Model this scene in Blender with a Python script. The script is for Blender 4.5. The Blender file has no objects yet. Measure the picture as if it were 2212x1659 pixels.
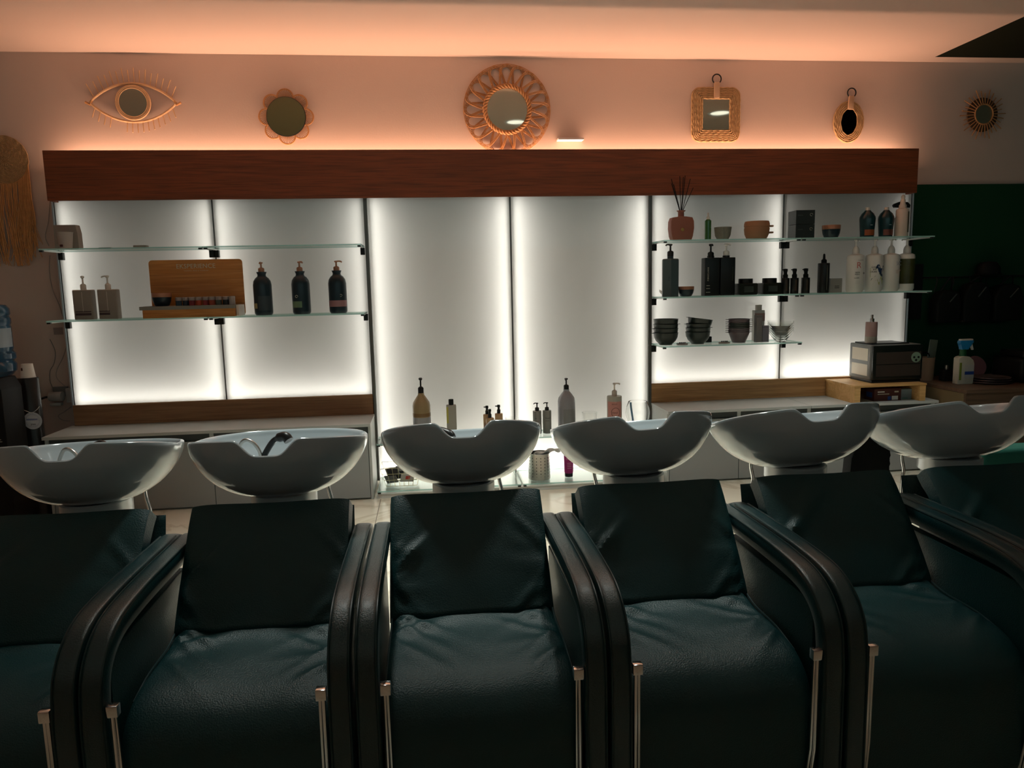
import bpy, bmesh, math, random
from mathutils import Vector, Matrix
random.seed(7)
S = bpy.context.scene
C = S.collection
PI = math.pi

# ------------------------------------------------------------------ camera
cd = bpy.data.cameras.new('camera'); cam = bpy.data.objects.new('camera', cd); C.objects.link(cam)
r_ = Vector((0.99354922, -0.11125302, -0.0219708)); u_ = Vector((0.03666936, 0.13185026, 0.99059117)); f_ = Vector((0.1073094, 0.98500674, -0.1350793))
cam.matrix_world = Matrix(((r_.x, u_.x, -f_.x, 0.0), (r_.y, u_.y, -f_.y, -5.0), (r_.z, u_.z, -f_.z, 1.35), (0, 0, 0, 1)))
cd.sensor_fit = 'HORIZONTAL'; cd.sensor_width = 36.0; cd.lens = 1580.98 / 2212 * 36.0
cd.clip_start = 0.02
S.camera = cam
S.view_settings.view_transform = 'Standard'; S.view_settings.look = 'None'
S.view_settings.gamma = 1.0; S.view_settings.exposure = 0.0; S.view_settings.use_curve_mapping = False

# ------------------------------------------------------------------ world: the dim street / room behind the camera
W = bpy.data.worlds.new('world'); S.world = W; W.use_nodes = True
bg = W.node_tree.nodes['Background']; bg.inputs[0].default_value = (0.56, 0.86, 0.86, 1); bg.inputs[1].default_value = 0.80

# ------------------------------------------------------------------ lamps (LED strips)
def strip(name, loc, rot, sx, sy, col, power):
    l = bpy.data.lights.new(name, 'AREA'); l.shape = 'RECTANGLE'; l.size = sx; l.size_y = sy
    l.color = col; l.energy = power
    o = bpy.data.objects.new(name, l); o.location = loc; o.rotation_euler = rot; C.objects.link(o)
    return o
WARM = (1.0, 0.58, 0.37)
strip('led_light_top', (0.55, 0.045, 2.115), (PI, 0, 0), 5.66, 0.012, WARM, 34)
COOL = (1.0, 0.965, 0.90)
PL = [(-2.315, -1.385), (-1.355, -0.42), (-0.375, 0.545), (0.575, 1.50), (1.545, 2.475), (2.50, 3.425)]
PW = [(.62, 1.0, .62), (.62, 1.0, .62), (0.02, 1.35, 2.0), (0.02, 1.35, 2.0), (.62, 1.05, .62), (.62, 0.35, 1.35)]
for i, (a, b) in enumerate(PL):
    z0, k, kb = PW[i]; z1 = 1.92
    h = z1 - z0; zc = (z0 + z1) / 2
    strip('led_light_side', (a, 0.055, zc), (0, -PI/2, 0), h, 0.010, COOL, .68 * h * k * (.2 if i == 5 else 1))
    strip('led_light_side', (b, 0.055, zc), (0, PI/2, 0), h, 0.010, COOL, .68 * h * k)
    strip('led_light_base', ((a+b)/2, 0.055, z0 + .01), (PI, 0, 0), (b-a)*.96, 0.010, COOL, 1.25 * kb)

# ------------------------------------------------------------------ materials
MT = {}
def nodes(name):
    m = bpy.data.materials.new(name); m.use_nodes = True; nt = m.node_tree
    return m, nt, nt.nodes['Principled BSDF']
def mat(name, col, rough=.5, metal=0, spec=.5, coat=0, trans=0, ior=1.45, bump=0, bscale=60, emit=None, es=1, var=0, vscale=8):
    if name in MT: return MT[name]
    m, nt, b = nodes(name)
    b.inputs['Base Color'].default_value = (*col, 1); b.inputs['Roughness'].default_value = rough
    b.inputs['Metallic'].default_value = metal; b.inputs['Specular IOR Level'].default_value = spec
    b.inputs['Coat Weight'].default_value = coat; b.inputs['Transmission Weight'].default_value = trans; b.inputs['IOR'].default_value = ior
    tc = nt.nodes.new('ShaderNodeTexCoord')
    if emit: b.inputs['Emission Color'].default_value = (*emit, 1); b.inputs['Emission Strength'].default_value = es
    n = nt.nodes.new('ShaderNodeTexNoise'); n.inputs['Scale'].default_value = vscale; n.inputs['Detail'].default_value = 4
    nt.links.new(tc.outputs['Object'], n.inputs['Vector'])
    if var:
        mx = nt.nodes.new('ShaderNodeMix'); mx.data_type = 'RGBA'
        mx.inputs[6].default_value = (*[c*(1-var) for c in col], 1); mx.inputs[7].default_value = (*[min(1, c*(1+var)) for c in col], 1)
        nt.links.new(n.outputs['Fac'], mx.inputs[0]); nt.links.new(mx.outputs[2], b.inputs['Base Color'])
    else:
        mr = nt.nodes.new('ShaderNodeMapRange'); mr.inputs[3].default_value = max(0, rough-.04); mr.inputs[4].default_value = min(1, rough+.04)
        nt.links.new(n.outputs['Fac'], mr.inputs[0]); nt.links.new(mr.outputs[0], b.inputs['Roughness'])
    if bump:
        n2 = nt.nodes.new('ShaderNodeTexNoise'); n2.inputs['Scale'].default_value = bscale; n2.inputs['Detail'].default_value = 5
        bp = nt.nodes.new('ShaderNodeBump'); bp.inputs['Strength'].default_value = bump; bp.inputs['Distance'].default_value = .01
        nt.links.new(tc.outputs['Object'], n2.inputs['Vector']); nt.links.new(n2.outputs['Fac'], bp.inputs['Height']); nt.links.new(bp.outputs[0], b.inputs['Normal'])
    MT[name] = m; return m
def wood(name, c1, c2, c3, rough=.5, axis='X', sc=1.0):
    if name in MT: return MT[name]
    m, nt, b = nodes(name); b.inputs['Roughness'].default_value = rough
    tc = nt.nodes.new('ShaderNodeTexCoord'); mp = nt.nodes.new('ShaderNodeMapping')
    mp.inputs['Scale'].default_value = (.55*sc, 6*sc, 6*sc) if axis == 'X' else (6*sc, 6*sc, .55*sc)
    nt.links.new(tc.outputs['Object'], mp.inputs[0])
    n = nt.nodes.new('ShaderNodeTexNoise'); n.inputs['Scale'].default_value = 1.6; n.inputs['Detail'].default_value = 2; n.inputs['Distortion'].default_value = .6
    nt.links.new(mp.outputs[0], n.inputs['Vector'])
    w = nt.nodes.new('ShaderNodeMath'); w.operation = 'MULTIPLY'; w.inputs[1].default_value = 34
    nt.links.new(n.outputs['Fac'], w.inputs[0])
    s = nt.nodes.new('ShaderNodeMath'); s.operation = 'SINE'; nt.links.new(w.outputs[0], s.inputs[0])
    mr = nt.nodes.new('ShaderNodeMapRange'); mr.inputs[1].default_value = -1; mr.inputs[2].default_value = 1; nt.links.new(s.outputs[0], mr.inputs[0])
    mp2 = nt.nodes.new('ShaderNodeMapping'); mp2.inputs['Scale'].default_value = (4, 120, 120) if axis == 'X' else (120, 120, 4)
    nt.links.new(tc.outputs['Object'], mp2.inputs[0])
    n2 = nt.nodes.new('ShaderNodeTexNoise'); n2.inputs['Scale'].default_value = 1.0; n2.inputs['Detail'].default_value = 3; nt.links.new(mp2.outputs[0], n2.inputs['Vector'])
    mx = nt.nodes.new('ShaderNodeMix'); mx.data_type = 'RGBA'; mx.inputs[6].default_value = (*c1, 1); mx.inputs[7].default_value = (*c2, 1)
    nt.links.new(mr.outputs[0], mx.inputs[0])
    m2 = nt.nodes.new('ShaderNodeMix'); m2.data_type = 'RGBA'; m2.inputs[7].default_value = (*c3, 1)
    mr2 = nt.nodes.new('ShaderNodeMapRange'); mr2.inputs[1].default_value = .45; mr2.inputs[2].default_value = .8; nt.links.new(n2.outputs['Fac'], mr2.inputs[0])
    nt.links.new(mr2.outputs[0], m2.inputs[0]); nt.links.new(mx.outputs[2], m2.inputs[6]); nt.links.new(m2.outputs[2], b.inputs['Base Color'])
    bp = nt.nodes.new('ShaderNodeBump'); bp.inputs['Strength'].default_value = .12; bp.inputs['Distance'].default_value = .004
    nt.links.new(n2.outputs['Fac'], bp.inputs['Height']); nt.links.new(bp.outputs[0], b.inputs['Normal'])
    MT[name] = m; return m
def clearmat(name, tint, gloss=.08, edge=.55, rough=.02):
    "thin clear glass or film: see-through face on, reflecting at grazing angles"
    if name in MT: return MT[name]
    m = bpy.data.materials.new(name); m.use_nodes = True; nt = m.node_tree; nt.nodes.clear()
    o = nt.nodes.new('ShaderNodeOutputMaterial'); t = nt.nodes.new('ShaderNodeBsdfTransparent'); g = nt.nodes.new('ShaderNodeBsdfGlossy')
    t.inputs[0].default_value = (*tint, 1); g.inputs['Roughness'].default_value = rough
    lw = nt.nodes.new('ShaderNodeLayerWeight'); lw.inputs[0].default_value = .35
    mr = nt.nodes.new('ShaderNodeMapRange'); mr.inputs[3].default_value = gloss; mr.inputs[4].default_value = edge
    nt.links.new(lw.outputs['Facing'], mr.inputs[0])
    mx = nt.nodes.new('ShaderNodeMixShader'); nt.links.new(mr.outputs[0], mx.inputs[0]); nt.links.new(t.outputs[0], mx.inputs[1]); nt.links.new(g.outputs[0], mx.inputs[2])
    nt.links.new(mx.outputs[0], o.inputs[0]); MT[name] = m; return m
def panelmat():
    m = bpy.data.materials.new('frosted_glass'); m.use_nodes = True; nt = m.node_tree; nt.nodes.clear()
    o = nt.nodes.new('ShaderNodeOutputMaterial'); t = nt.nodes.new('ShaderNodeBsdfTranslucent'); d = nt.nodes.new('ShaderNodeBsdfDiffuse'); g = nt.nodes.new('ShaderNodeBsdfGlossy')
    tc = nt.nodes.new('ShaderNodeTexCoord'); n = nt.nodes.new('ShaderNodeTexNoise'); n.inputs['Scale'].default_value = 3; nt.links.new(tc.outputs['Object'], n.inputs['Vector'])
    mc = nt.nodes.new('ShaderNodeMix'); mc.data_type = 'RGBA'; mc.inputs[6].default_value = (.80, .80, .76, 1); mc.inputs[7].default_value = (.84, .83, .80, 1)
    nt.links.new(n.outputs['Fac'], mc.inputs[0]); nt.links.new(mc.outputs[2], t.inputs[0])
    d.inputs[0].default_value = (.42, .43, .41, 1); g.inputs['Roughness'].default_value = .05
    m1 = nt.nodes.new('ShaderNodeMixShader'); m1.inputs[0].default_value = .3; nt.links.new(t.outputs[0], m1.inputs[1]); nt.links.new(d.outputs[0], m1.inputs[2])
    fr = nt.nodes.new('ShaderNodeFresnel'); fr.inputs[0].default_value = 1.4
    m2 = nt.nodes.new('ShaderNodeMixShader'); nt.links.new(fr.outputs[0], m2.inputs[0]); nt.links.new(m1.outputs[0], m2.inputs[1]); nt.links.new(g.outputs[0], m2.inputs[2])
    nt.links.new(m2.outputs[0], o.inputs[0]); return m
def marble(name, base, vein, rough=.2, scale=1.3):
    m, nt, b = nodes(name); b.inputs['Roughness'].default_value = rough
    tc = nt.nodes.new('ShaderNodeTexCoord'); n = nt.nodes.new('ShaderNodeTexNoise'); n.inputs['Scale'].default_value = scale; n.inputs['Detail'].default_value = 8; n.inputs['Distortion'].default_value = 1.5
    nt.links.new(tc.outputs['Object'], n.inputs['Vector'])
    cr = nt.nodes.new('ShaderNodeValToRGB'); e = cr.color_ramp.elements
    e[0].position = .46; e[0].color = (*base, 1); e[1].position = .54; e[1].color = (*base, 1)
    k = e.new(.5); k.color = (*vein, 1); nt.links.new(n.outputs['Fac'], cr.inputs[0]); nt.links.new(cr.outputs[0], b.inputs['Base Color'])
    return m

M_wall = mat('wall_paint', (.58, .45, .385), .85, bump=.05, bscale=90, var=.03, vscale=2)
M_ceil = mat('ceiling_paint', (.70, .53, .46), .9, bump=.04, bscale=70)
M_darkpaint = mat('dark_paint', (.010, .050, .022), .85, spec=.15, bump=.05)
M_blackceil = mat('black_ceiling_paint', (.012, .014, .008), .9, spec=.1)
M_oak = wood('oak_board', (.30, .15, .07), (.37, .20, .095), (.20, .095, .04), .45)
M_oak2 = wood('light_oak', (.55, .30, .12), (.66, .38, .17), (.38, .19, .07), .45)
M_beam = wood('stained_oak', (.17, .040, .008), (.22, .052, .012), (.08, .018, .004), .55, sc=.8)
M_disp = wood('display_wood', (.55, .21, .045), (.62, .26, .07), (.42, .15, .03), .4)
M_crate = wood('pine', (.62, .36, .13), (.72, .45, .19), (.5, .27, .08), .5)
M_darkwood = wood('dark_walnut', (.10, .06, .035), (.13, .08, .05), (.05, .03, .02), .5)
M_panel = panelmat()
M_shelf = clearmat('shelf_glass', (.93, .985, .97), .05, .35)
M_shelfedge = mat('glass_edge', (.42, .70, .64), .15, trans=.35, spec=.6)
M_glass = mat('clear_glass', (.97, .98, .97), .0, spec=.5, trans=1.0, ior=1.45)
M_ceram = mat('white_ceramic', (.42, .48, .51), .14, spec=.6, coat=.8)
M_chrome = mat('chrome', (.85, .86, .87), .14, metal=1)
M_steel = mat('brushed_steel', (.55, .54, .51), .3, metal=1, bump=.05, bscale=200)
M_leather = mat('teal_black_leather', (.0025, .040, .043), .42, spec=.6, bump=.25, bscale=260)
M_arm = mat('teal_black_arm_leather', (.003, .034, .038), .33, spec=.8, coat=.22, bump=.2, bscale=260)
M_arm.node_tree.nodes['Principled BSDF'].inputs['Coat Roughness'].default_value = .28
M_pipe = mat('seam_piping', (.006, .03, .032), .4, spec=.6)
M_black = mat('black_plastic', (.008, .009, .009), .35, spec=.4)
M_blackmatte = mat('black_matte', (.006, .007, .007), .7, spec=.2)
M_alu = mat('anodised_aluminium', (.14, .14, .13), .4, metal=.6)
M_cab = mat('grey_laminate', (.36, .38, .38), .45, var=.02)
M_cabtop = mat('pale_laminate_top', (.50, .53, .52), .4, var=.03)
M_white = mat('white_plastic', (.72, .70, .67), .35)
M_cream = mat('cream_plastic', (.62, .56, .50), .4)
M_taupe = mat('taupe_plastic', (.26, .22, .19), .4)
M_navy = mat('dark_navy_plastic', (.012, .026, .036), .3, spec=.4)
M_copper = mat('copper_plastic', (.42, .20, .12), .35, metal=.3)
M_mirror = mat('mirror_glass', (.60, .60, .50), .03, metal=1)
M_rattan = mat('rattan', (.46, .22, .085), .5, bump=.3, bscale=150, var=.25, vscale=25)
M_rattan2 = mat('pale_rattan', (.60, .37, .20), .5, bump=.3, bscale=150, var=.15, vscale=25)
M_rope = mat('jute_rope', (.46, .28, .13), .85, bump=.6, bscale=220, var=.25, vscale=90)
M_strap = mat('tan_leather', (.50, .32, .20), .6, bump=.2)
M_label = mat('white_label', (.70, .70, .68), .5)
M_ink = mat('black_ink', (.015, .015, .018), .6)
M_pale = mat('pale_ink', (.55, .52, .42), .6)
M_floor = marble('floor_marble', (.84, .80, .66), (.68, .62, .48), .16)
M_led = mat('led_tape', (1, .8, .6), .5, emit=(1.0, .72, .40), es=6)

# ------------------------------------------------------------------ mesh helpers
def box(bm, a, b, M=None):
    v = [bm.verts.new((x, y, z)) for x in (a[0], b[0]) for y in (a[1], b[1]) for z in (a[2], b[2])]
    if M is not None:
        for q in v: q.co = M @ q.co
    for f in ((0,1,3,2), (4,6,7,5), (0,4,5,1), (2,3,7,6), (0,2,6,4), (1,5,7,3)): bm.faces.new([v[i] for i in f])
    return v
def bevel(bm, w, seg=2):
    bmesh.ops.bevel(bm, geom=list(bm.edges), offset=w, segments=seg, profile=.6, affect='EDGES', clamp_overlap=True)
def bbox(a, b, bev=0, seg=2):
    bm = bmesh.new(); box(bm, a, b)
    if bev: bevel(bm, bev, seg)
    return bm
def lathe(bm, prof, n=32, c=(0,0,0), sx=1, sy=1, caps=True, M=None, rot=0):
    rings = []
    for r, z in prof:
        ring = []
        for i in range(n):
            a = 2*PI*i/n + rot
            p = Vector((c[0] + r*sx*math.cos(a), c[1] + r*sy*math.sin(a), c[2] + z))
            if M is not None: p = M @ p
            ring.append(bm.verts.new(p))
        rings.append(ring)
    for A, B in zip(rings, rings[1:]):
        for i in range(n): bm.faces.new((A[i], A[(i+1) % n], B[(i+1) % n], B[i]))
    if caps:
        if prof[0][0] > 1e-5: bm.faces.new(rings[0][::-1])
        if prof[-1][0] > 1e-5: bm.faces.new(rings[-1])
    return rings
def tube(bm, pts, r, n=8, closed=False, rad=None):
    pts = [Vector(p) for p in pts]; N = len(pts); rings = []; up = None
    for i, p in enumerate(pts):
        if closed: t = (pts[(i+1) % N] - pts[i-1])
        else: t = pts[min(i+1, N-1)] - pts[max(i-1, 0)]
        if t.length < 1e-9: t = Vector((0, 0, 1))
        t.normalize()
        if up is None: up = Vector((0, 1, 0)) if abs(t.y) < .9 else Vector((1, 0, 0))
        x = up - t*up.dot(t)
        if x.length < 1e-4: x = t.orthogonal()
        x.normalize(); up = x; y = t.cross(x)
        ring = []
        for k in range(n):
            a = 2*PI*k/n; rr = r if rad is None else rad(i, a)
            ring.append(bm.verts.new(p + x*math.cos(a)*rr + y*math.sin(a)*rr))
        rings.append(ring)
    R = list(zip(rings, rings[1:])) + ([(rings[-1], rings[0])] if closed else [])
    for A, B in R:
        for k in range(n): bm.faces.new((A[k], A[(k+1) % n], B[(k+1) % n], B[k]))
    if not closed: bm.faces.new(rings[0][::-1]); bm.faces.new(rings[-1])
def T(pts, r, n=8, closed=False, rad=None):
    bm = bmesh.new(); tube(bm, pts, r, n, closed, rad); return bm
def prism(bm, outline, y0, y1):
    "outline in x,z ; thickness along y"
    A = [bm.verts.new((x, y0, z)) for x, z in outline]; B = [bm.verts.new((x, y1, z)) for x, z in outline]
    n = len(A)
    bm.faces.new(A); bm.faces.new(B[::-1])
    for i in range(n): bm.faces.new((A[(i+1) % n], A[i], B[i], B[(i+1) % n]))
def rrect(w, h, r, n=5, cx=0, cz=0):
    o = []
    for sx, sz, a0 in ((1, 1, 0), (-1, 1, 90), (-1, -1, 180), (1, -1, 270)):
        for k in range(n+1):
            a = math.radians(a0 + 90*k/n); o.append((cx + sx*(w/2-r) + r*math.cos(a), cz + sz*(h/2-r) + r*math.sin(a)))
    return o
def bez(P, n=12):
    "Catmull-Rom through points"
    P = [Vector(p) for p in P]; out = []
    for i in range(len(P)-1):
        p0 = P[max(i-1, 0)]; p1 = P[i]; p2 = P[i+1]; p3 = P[min(i+2, len(P)-1)]
        for k in range(n):
            t = k/n; out.append(.5*((2*p1) + (p2-p0)*t + (2*p0-5*p1+4*p2-p3)*t*t + (3*p1-p0-3*p2+p3)*t**3))
    out.append(P[-1]); return out
def obj(name, bm, m, parent=None, smooth=True, loc=None, rot=None):
    me = bpy.data.meshes.new(name)
    if isinstance(bm, bmesh.types.BMesh):
        bmesh.ops.recalc_face_normals(bm, faces=bm.faces); bm.to_mesh(me); bm.free()
    else: me = bm
    for mm in (m if isinstance(m, (list, tuple)) else [m]): me.materials.append(mm)
    if smooth:
        me.polygons.foreach_set('use_smooth', [True]*len(me.polygons))
        try: me.set_sharp_from_angle(angle=math.radians(38))
        except Exception: pass
    o = bpy.data.objects.new(name, me); C.objects.link(o)
    if parent is not None: o.parent = parent
    if loc: o.location = loc
    if rot: o.rotation_euler = rot
    return o
def tag(o, label, cat, group=None, kind=None):
    if label: o['label'] = label
    if cat: o['category'] = cat
    if group: o['group'] = group
    if kind: o['kind'] = kind
    return o
def thing(name, label, cat, loc=(0,0,0), rotz=0, group=None):
    o = bpy.data.objects.new(name, None); o.empty_display_size = .1; C.objects.link(o); o.location = loc; o.rotation_euler = (0, 0, rotz)
    return tag(o, label, cat, group)
def struct(name, bm, m, smooth=False, parent=None):
    o = obj(name, bm, m, parent, smooth)
    if parent is None: o['kind'] = 'structure'
    return o
def text(s, size, m, parent, loc, wrap=0, rot=(PI/2, 0, 0), name='lettering', align='CENTER', space=1.0, roty=0, ext=.0004):
    cu = bpy.data.curves.new('txt', 'FONT'); cu.body = s; cu.size = size; cu.align_x = align; cu.align_y = 'CENTER'; cu.extrude = ext; cu.space_character = space; cu.resolution_u = 3
    t = bpy.data.objects.new('txt', cu); C.objects.link(t)
    dg = bpy.context.evaluated_depsgraph_get(); me = bpy.data.meshes.new_from_object(t.evaluated_get(dg))
    bpy.data.objects.remove(t); bpy.data.curves.remove(cu)
    Mx = Matrix.Rotation(roty, 4, 'Y') @ Matrix.Rotation(PI/2, 4, 'X')
    for v in me.vertices:
        p = Mx @ v.co
        if wrap:
            a = p.x/wrap; rr = wrap - p.y + .0006
            p = Vector((rr*math.sin(a), wrap - rr*math.cos(a), p.z))
        v.co = p
    me.materials.clear()
    o = obj(name, me, m, parent, False, loc)
    return o

# ------------------------------------------------------------------ the room
WY = .10     # wall plane
bm = bmesh.new(); box(bm, (-3.4, WY, 0), (5.6, WY+.12, 2.85)); wall = struct('wall_back', bm, M_wall)
bm = bmesh.new(); box(bm, (-3.52, -7.5, 0), (-3.4, WY+.12, 2.85)); struct('wall_left', bm, M_wall)
bm = bmesh.new(); box(bm, (5.6, -7.5, 0), (5.72, WY+.12, 2.85)); struct('wall_right', bm, M_darkpaint)
bm = bmesh.new(); box(bm, (-3.52, -7.5, -.12), (5.72, WY+.12, 0)); struct('floor', bm, M_floor)
bm = bmesh.new(); box(bm, (-3.52, -7.5, 2.85), (3.55, WY+.12, 2.97)); box(bm, (3.55, -.015, 2.85), (5.72, WY+.12, 2.97)); struct('ceiling', bm, M_ceil)
bm = bmesh.new(); box(bm, (3.55, -7.5, 2.85), (5.72, -.015, 2.97)); struct('ceiling', bm, M_blackceil)
bm = bmesh.new(); box(bm, (3.452, WY-.02, 0), (5.6, WY, 2.0)); struct('trim_1', bm, M_darkpaint)
bm = bmesh.new(); box(bm, (-3.4, -5.62, 0), (5.6, -5.5, 1.85)); struct('light_blocker_wall', bm, M_wall)  # unseen low wall, added to keep world light off the chair fronts
# seams between the large floor tiles
bm = bmesh.new()
for x in (-2.3, -1.33, -.36, .61, 1.58, 2.55, 3.52): box(bm, (x-.0025, -4.8, 0), (x+.0025, -.37, .0008))
for y in (-1.3, -2.3): box(bm, (-3.3, y-.0025, 0), (5.5, y+.0025, .0008))
struct('trim_2', bm, mat('grout', (.30, .27, .22), .8))

# recessed ceiling downlights above the aisle behind the basins
for x, y, L, p in ((-.42, -1.90, 'recessed round ceiling downlight above the left basins', 10), (.86, -1.90, 'recessed round ceiling downlight above the middle basins', 10), (2.68, -1.50, 'recessed round ceiling downlight above the right basins', 6)):
    o = thing('ceiling_downlight', L, 'ceiling light', (x, y, 2.85), group='recessed downlights')
    bm = bmesh.new(); lathe(bm, [(.085, -.004), (.105, -.006), (.110, 0), (.085, 0)], 36, caps=False); obj('trim_ring', bm, M_white, o)
    bm = bmesh.new(); lathe(bm, [(0, -.002), (.085, -.002)], 36, caps=False); obj('lens', bm, mat('dim_lens', (.8, .8, .76), .4, emit=(1, .98, .9), es=1.5), o)
    l = strip('downlight_lamp', (x, y, 2.838), (0, 0, 0), .17, .17, (.93, 1.0, .93), p); l.data.spread = math.radians(72); l.data.shape = 'DISK'

# ------------------------------------------------------------------ back-lit panel wall
bm = bmesh.new()      # white reflector and dark frame of the cavity
box(bm, (-2.325, WY-.012, .0), (3.44, WY-.002, 1.95))
struct('trim_3', bm, mat('reflector_white', (.86, .86, .84), .6))
bm = bmesh.new()
box(bm, (-2.336, -.002, .5), (-2.322, WY-.012, 1.93)); box(bm, (3.438, -.002, .5), (3.450, WY-.012, 1.93))
box(bm, (-2.336, -.004, 1.93), (3.45, WY-.012, 1.945))
for x in (-1.37, .558, 2.487): box(bm, (x-.007, .004, .02), (x+.007, .02, 1.93))
struct('trim_4', bm, M_alu)
def tray(a, b, z0, z1, y=0):
    bm = bmesh.new(); v = box(bm, (a, y, z0), (b, y+.008, z1))
    f = [f for f in bm.faces if all(abs(q.co.y-(y+.008)) < 1e-5 for q in f.verts)]
    bmesh.ops.delete(bm, geom=f, context='FACES_ONLY'); return bm
PN = [('upper left pair, by the wall', -2.325, -1.374, .63), ('', -1.364, -.413, .63), ('', -.384, .552, .03), ('', .564, 1.510, .03), ('', 1.533, 2.481, .63), ('', 2.493, 3.44, .63)]
labs = ['leftmost backlit frosted glass wall panel behind the taupe pump bottles', 'backlit frosted glass wall panel behind the three dark pump bottles',
        'tall backlit frosted glass panel left of the centre seam', 'tall backlit frosted glass panel right of the centre seam',
        'backlit frosted glass wall panel behind the reed diffuser and bowl stacks', 'rightmost backlit frosted glass wall panel behind the white pump bottles']
for (nm, a, b, z), L in zip(PN, labs):
    tag(obj('backlit_panel', tray(a, b, z, 1.93), M_panel, None, False), L, 'wall panel', 'backlit frosted panels')
# dark aluminium uprights beside the centre section
for x, L in ((-.399, 'dark metal upright between left shelves and centre panels'), (1.5215, 'dark metal upright between centre panels and right shelves')):
    tag(obj('upright_profile', bbox((x-.0115, -.022, .03), (x+.0115, WY-.012, 1.93), .002), M_alu, None, False), L, 'metal upright')
for x, L in ((-2.331, 'thin metal edge strip at the far left end of the panels'), (3.446, 'thin metal edge strip at the far right end of the panels')):
    tag(obj('edge_strip', bbox((x-.004, -.014, .50), (x+.004, -.003, 1.93)), mat('glass_edge_blue', (.45, .55, .62), .2), None, False), L, 'edge strip')
# beam
o = tag(obj('wood_beam', bbox((-2.315, -.10, 1.921), (3.410, -.078, 2.221), .0015, 1), M_beam, None, False), 'long dark stained oak pelmet board above the lit panels', 'beam')
obj('end_board', bbox((-2.315, -.078, 1.921), (-2.297, .02, 2.221)), M_beam, o, False); obj('end_board', bbox((3.392, -.078, 1.921), (3.410, .02, 2.221)), M_beam, o, False)
obj('bracket', bbox((-2.2, -.078, 1.95), (3.3, WY, 1.965)), M_blackmatte, o, False)
o = tag(obj('led_strip', bbox((-2.28, .040, 2.106), (3.38, .050, 2.112)), M_led, None, False), 'warm white led tape running behind the top of the oak board', 'light strip')
t = tag(obj('led_strip', bbox((3.415, .045, 2.155), (3.422, .055, 2.195)), M_led, None, False, ), 'short loose end of led tape sticking out at right end of oak board', 'light strip')
t.location = (0, 0, 0)
o = thing('led_connector', 'glowing tape end and small plug hanging at left end of oak board', 'connector', (-2.33, .03, 2.05))
obj('tape_end', bbox((-.006, -.005, .0), (.004, .005, .04), .003), M_led, o); obj('plug', bbox((-.006, -.006, -.06), (.005, .006, -.01), .002), M_white, o)
# splash boards
tag(obj('splash_board', bbox((-2.33, -.022, .497), (-.402, -.001, .632), .001, 1), M_oak, None, False), 'brown oak splash board above the left counter', 'board')
tag(obj('splash_board', bbox((1.532, -.022, .497), (3.445, -.001, .632), .001, 1), M_oak2, None, False), 'honey oak splash board above the right counter', 'board')

# ------------------------------------------------------------------ cabinets
def cabinet(x0, x1, doors, label, open_end):
    o = thing('base_cabinet', label, 'cabinet', ((x0+x1)/2, -.2, 0)); cx = (x0+x1)/2
    X0, X1 = x0-cx, x1-cx
    obj('carcass', bbox((X0+.004, -.14, 0), (X1-.004, .19, .43), .001, 1), M_cab, o, False)
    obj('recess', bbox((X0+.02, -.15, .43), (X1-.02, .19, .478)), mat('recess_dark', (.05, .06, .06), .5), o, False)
    for e in (X0+.002, X1-.018): obj('side_panel', bbox((e, -.165, 0), (e+.016, .19, .478), .001, 1), M_cabtop, o, False)
    ds = [X0+.02] + [d-cx for d in doors] + [X1-.02]
    for a, b in zip(ds, ds[1:]): obj('door', bbox((a+.002, -.165, .012), (b-.002, -.142, .428), .0015, 1), M_cab, o, False)
    for d in doors: obj('divider', bbox((d-cx-.012, -.155, .43), (d-cx+.012, -.1, .478)), M_cabtop, o, False)
    return o
cabinet(-2.352, -.402, [-1.38], 'low grey cabinet with two doors under the left shelves', 1)
cabinet(1.532, 3.44, [2.035, 2.53], 'low grey cabinet with dark handle recess under the right shelves', 0)
tag(obj('countertop', bbox((-2.356, -.385, .478), (-.402, -.003, .497), .002), M_cabtop, None, False), 'pale laminate countertop on the left cabinet', 'countertop')
bm = bbox((1.530, -.400, .478), (2.520, -.003, .497), .002); tag(obj('countertop', bm, M_cabtop, None, False), 'pale countertop beside the tumbler glass, left half of the right cabinet', 'countertop')
bm = bbox((2.522, -.400, .478), (3.442, -.003, .497), .002); tag(obj('countertop', bm, M_cabtop, None, False), 'pale countertop under the pine riser, right half of the right cabinet', 'countertop')
# darker wooden counter at the right
o = thing('wood_counter', 'dark wooden counter at far right holding the cleaning spray', 'counter', (4.2, -.3, 0))
obj('top', bbox((-.745, -.335, .575), (1.2, .37, .60), .002), M_darkwood, o, False)
obj('front_panel', bbox((-.742, -.33, 0), (1.2, -.31, .574)), M_darkwood, o, False)
obj('side_panel', bbox((-.744, -.31, .0), (-.72, .37, .574)), mat('olive_board', (.16, .12, .06), .6), o, False)

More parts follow.
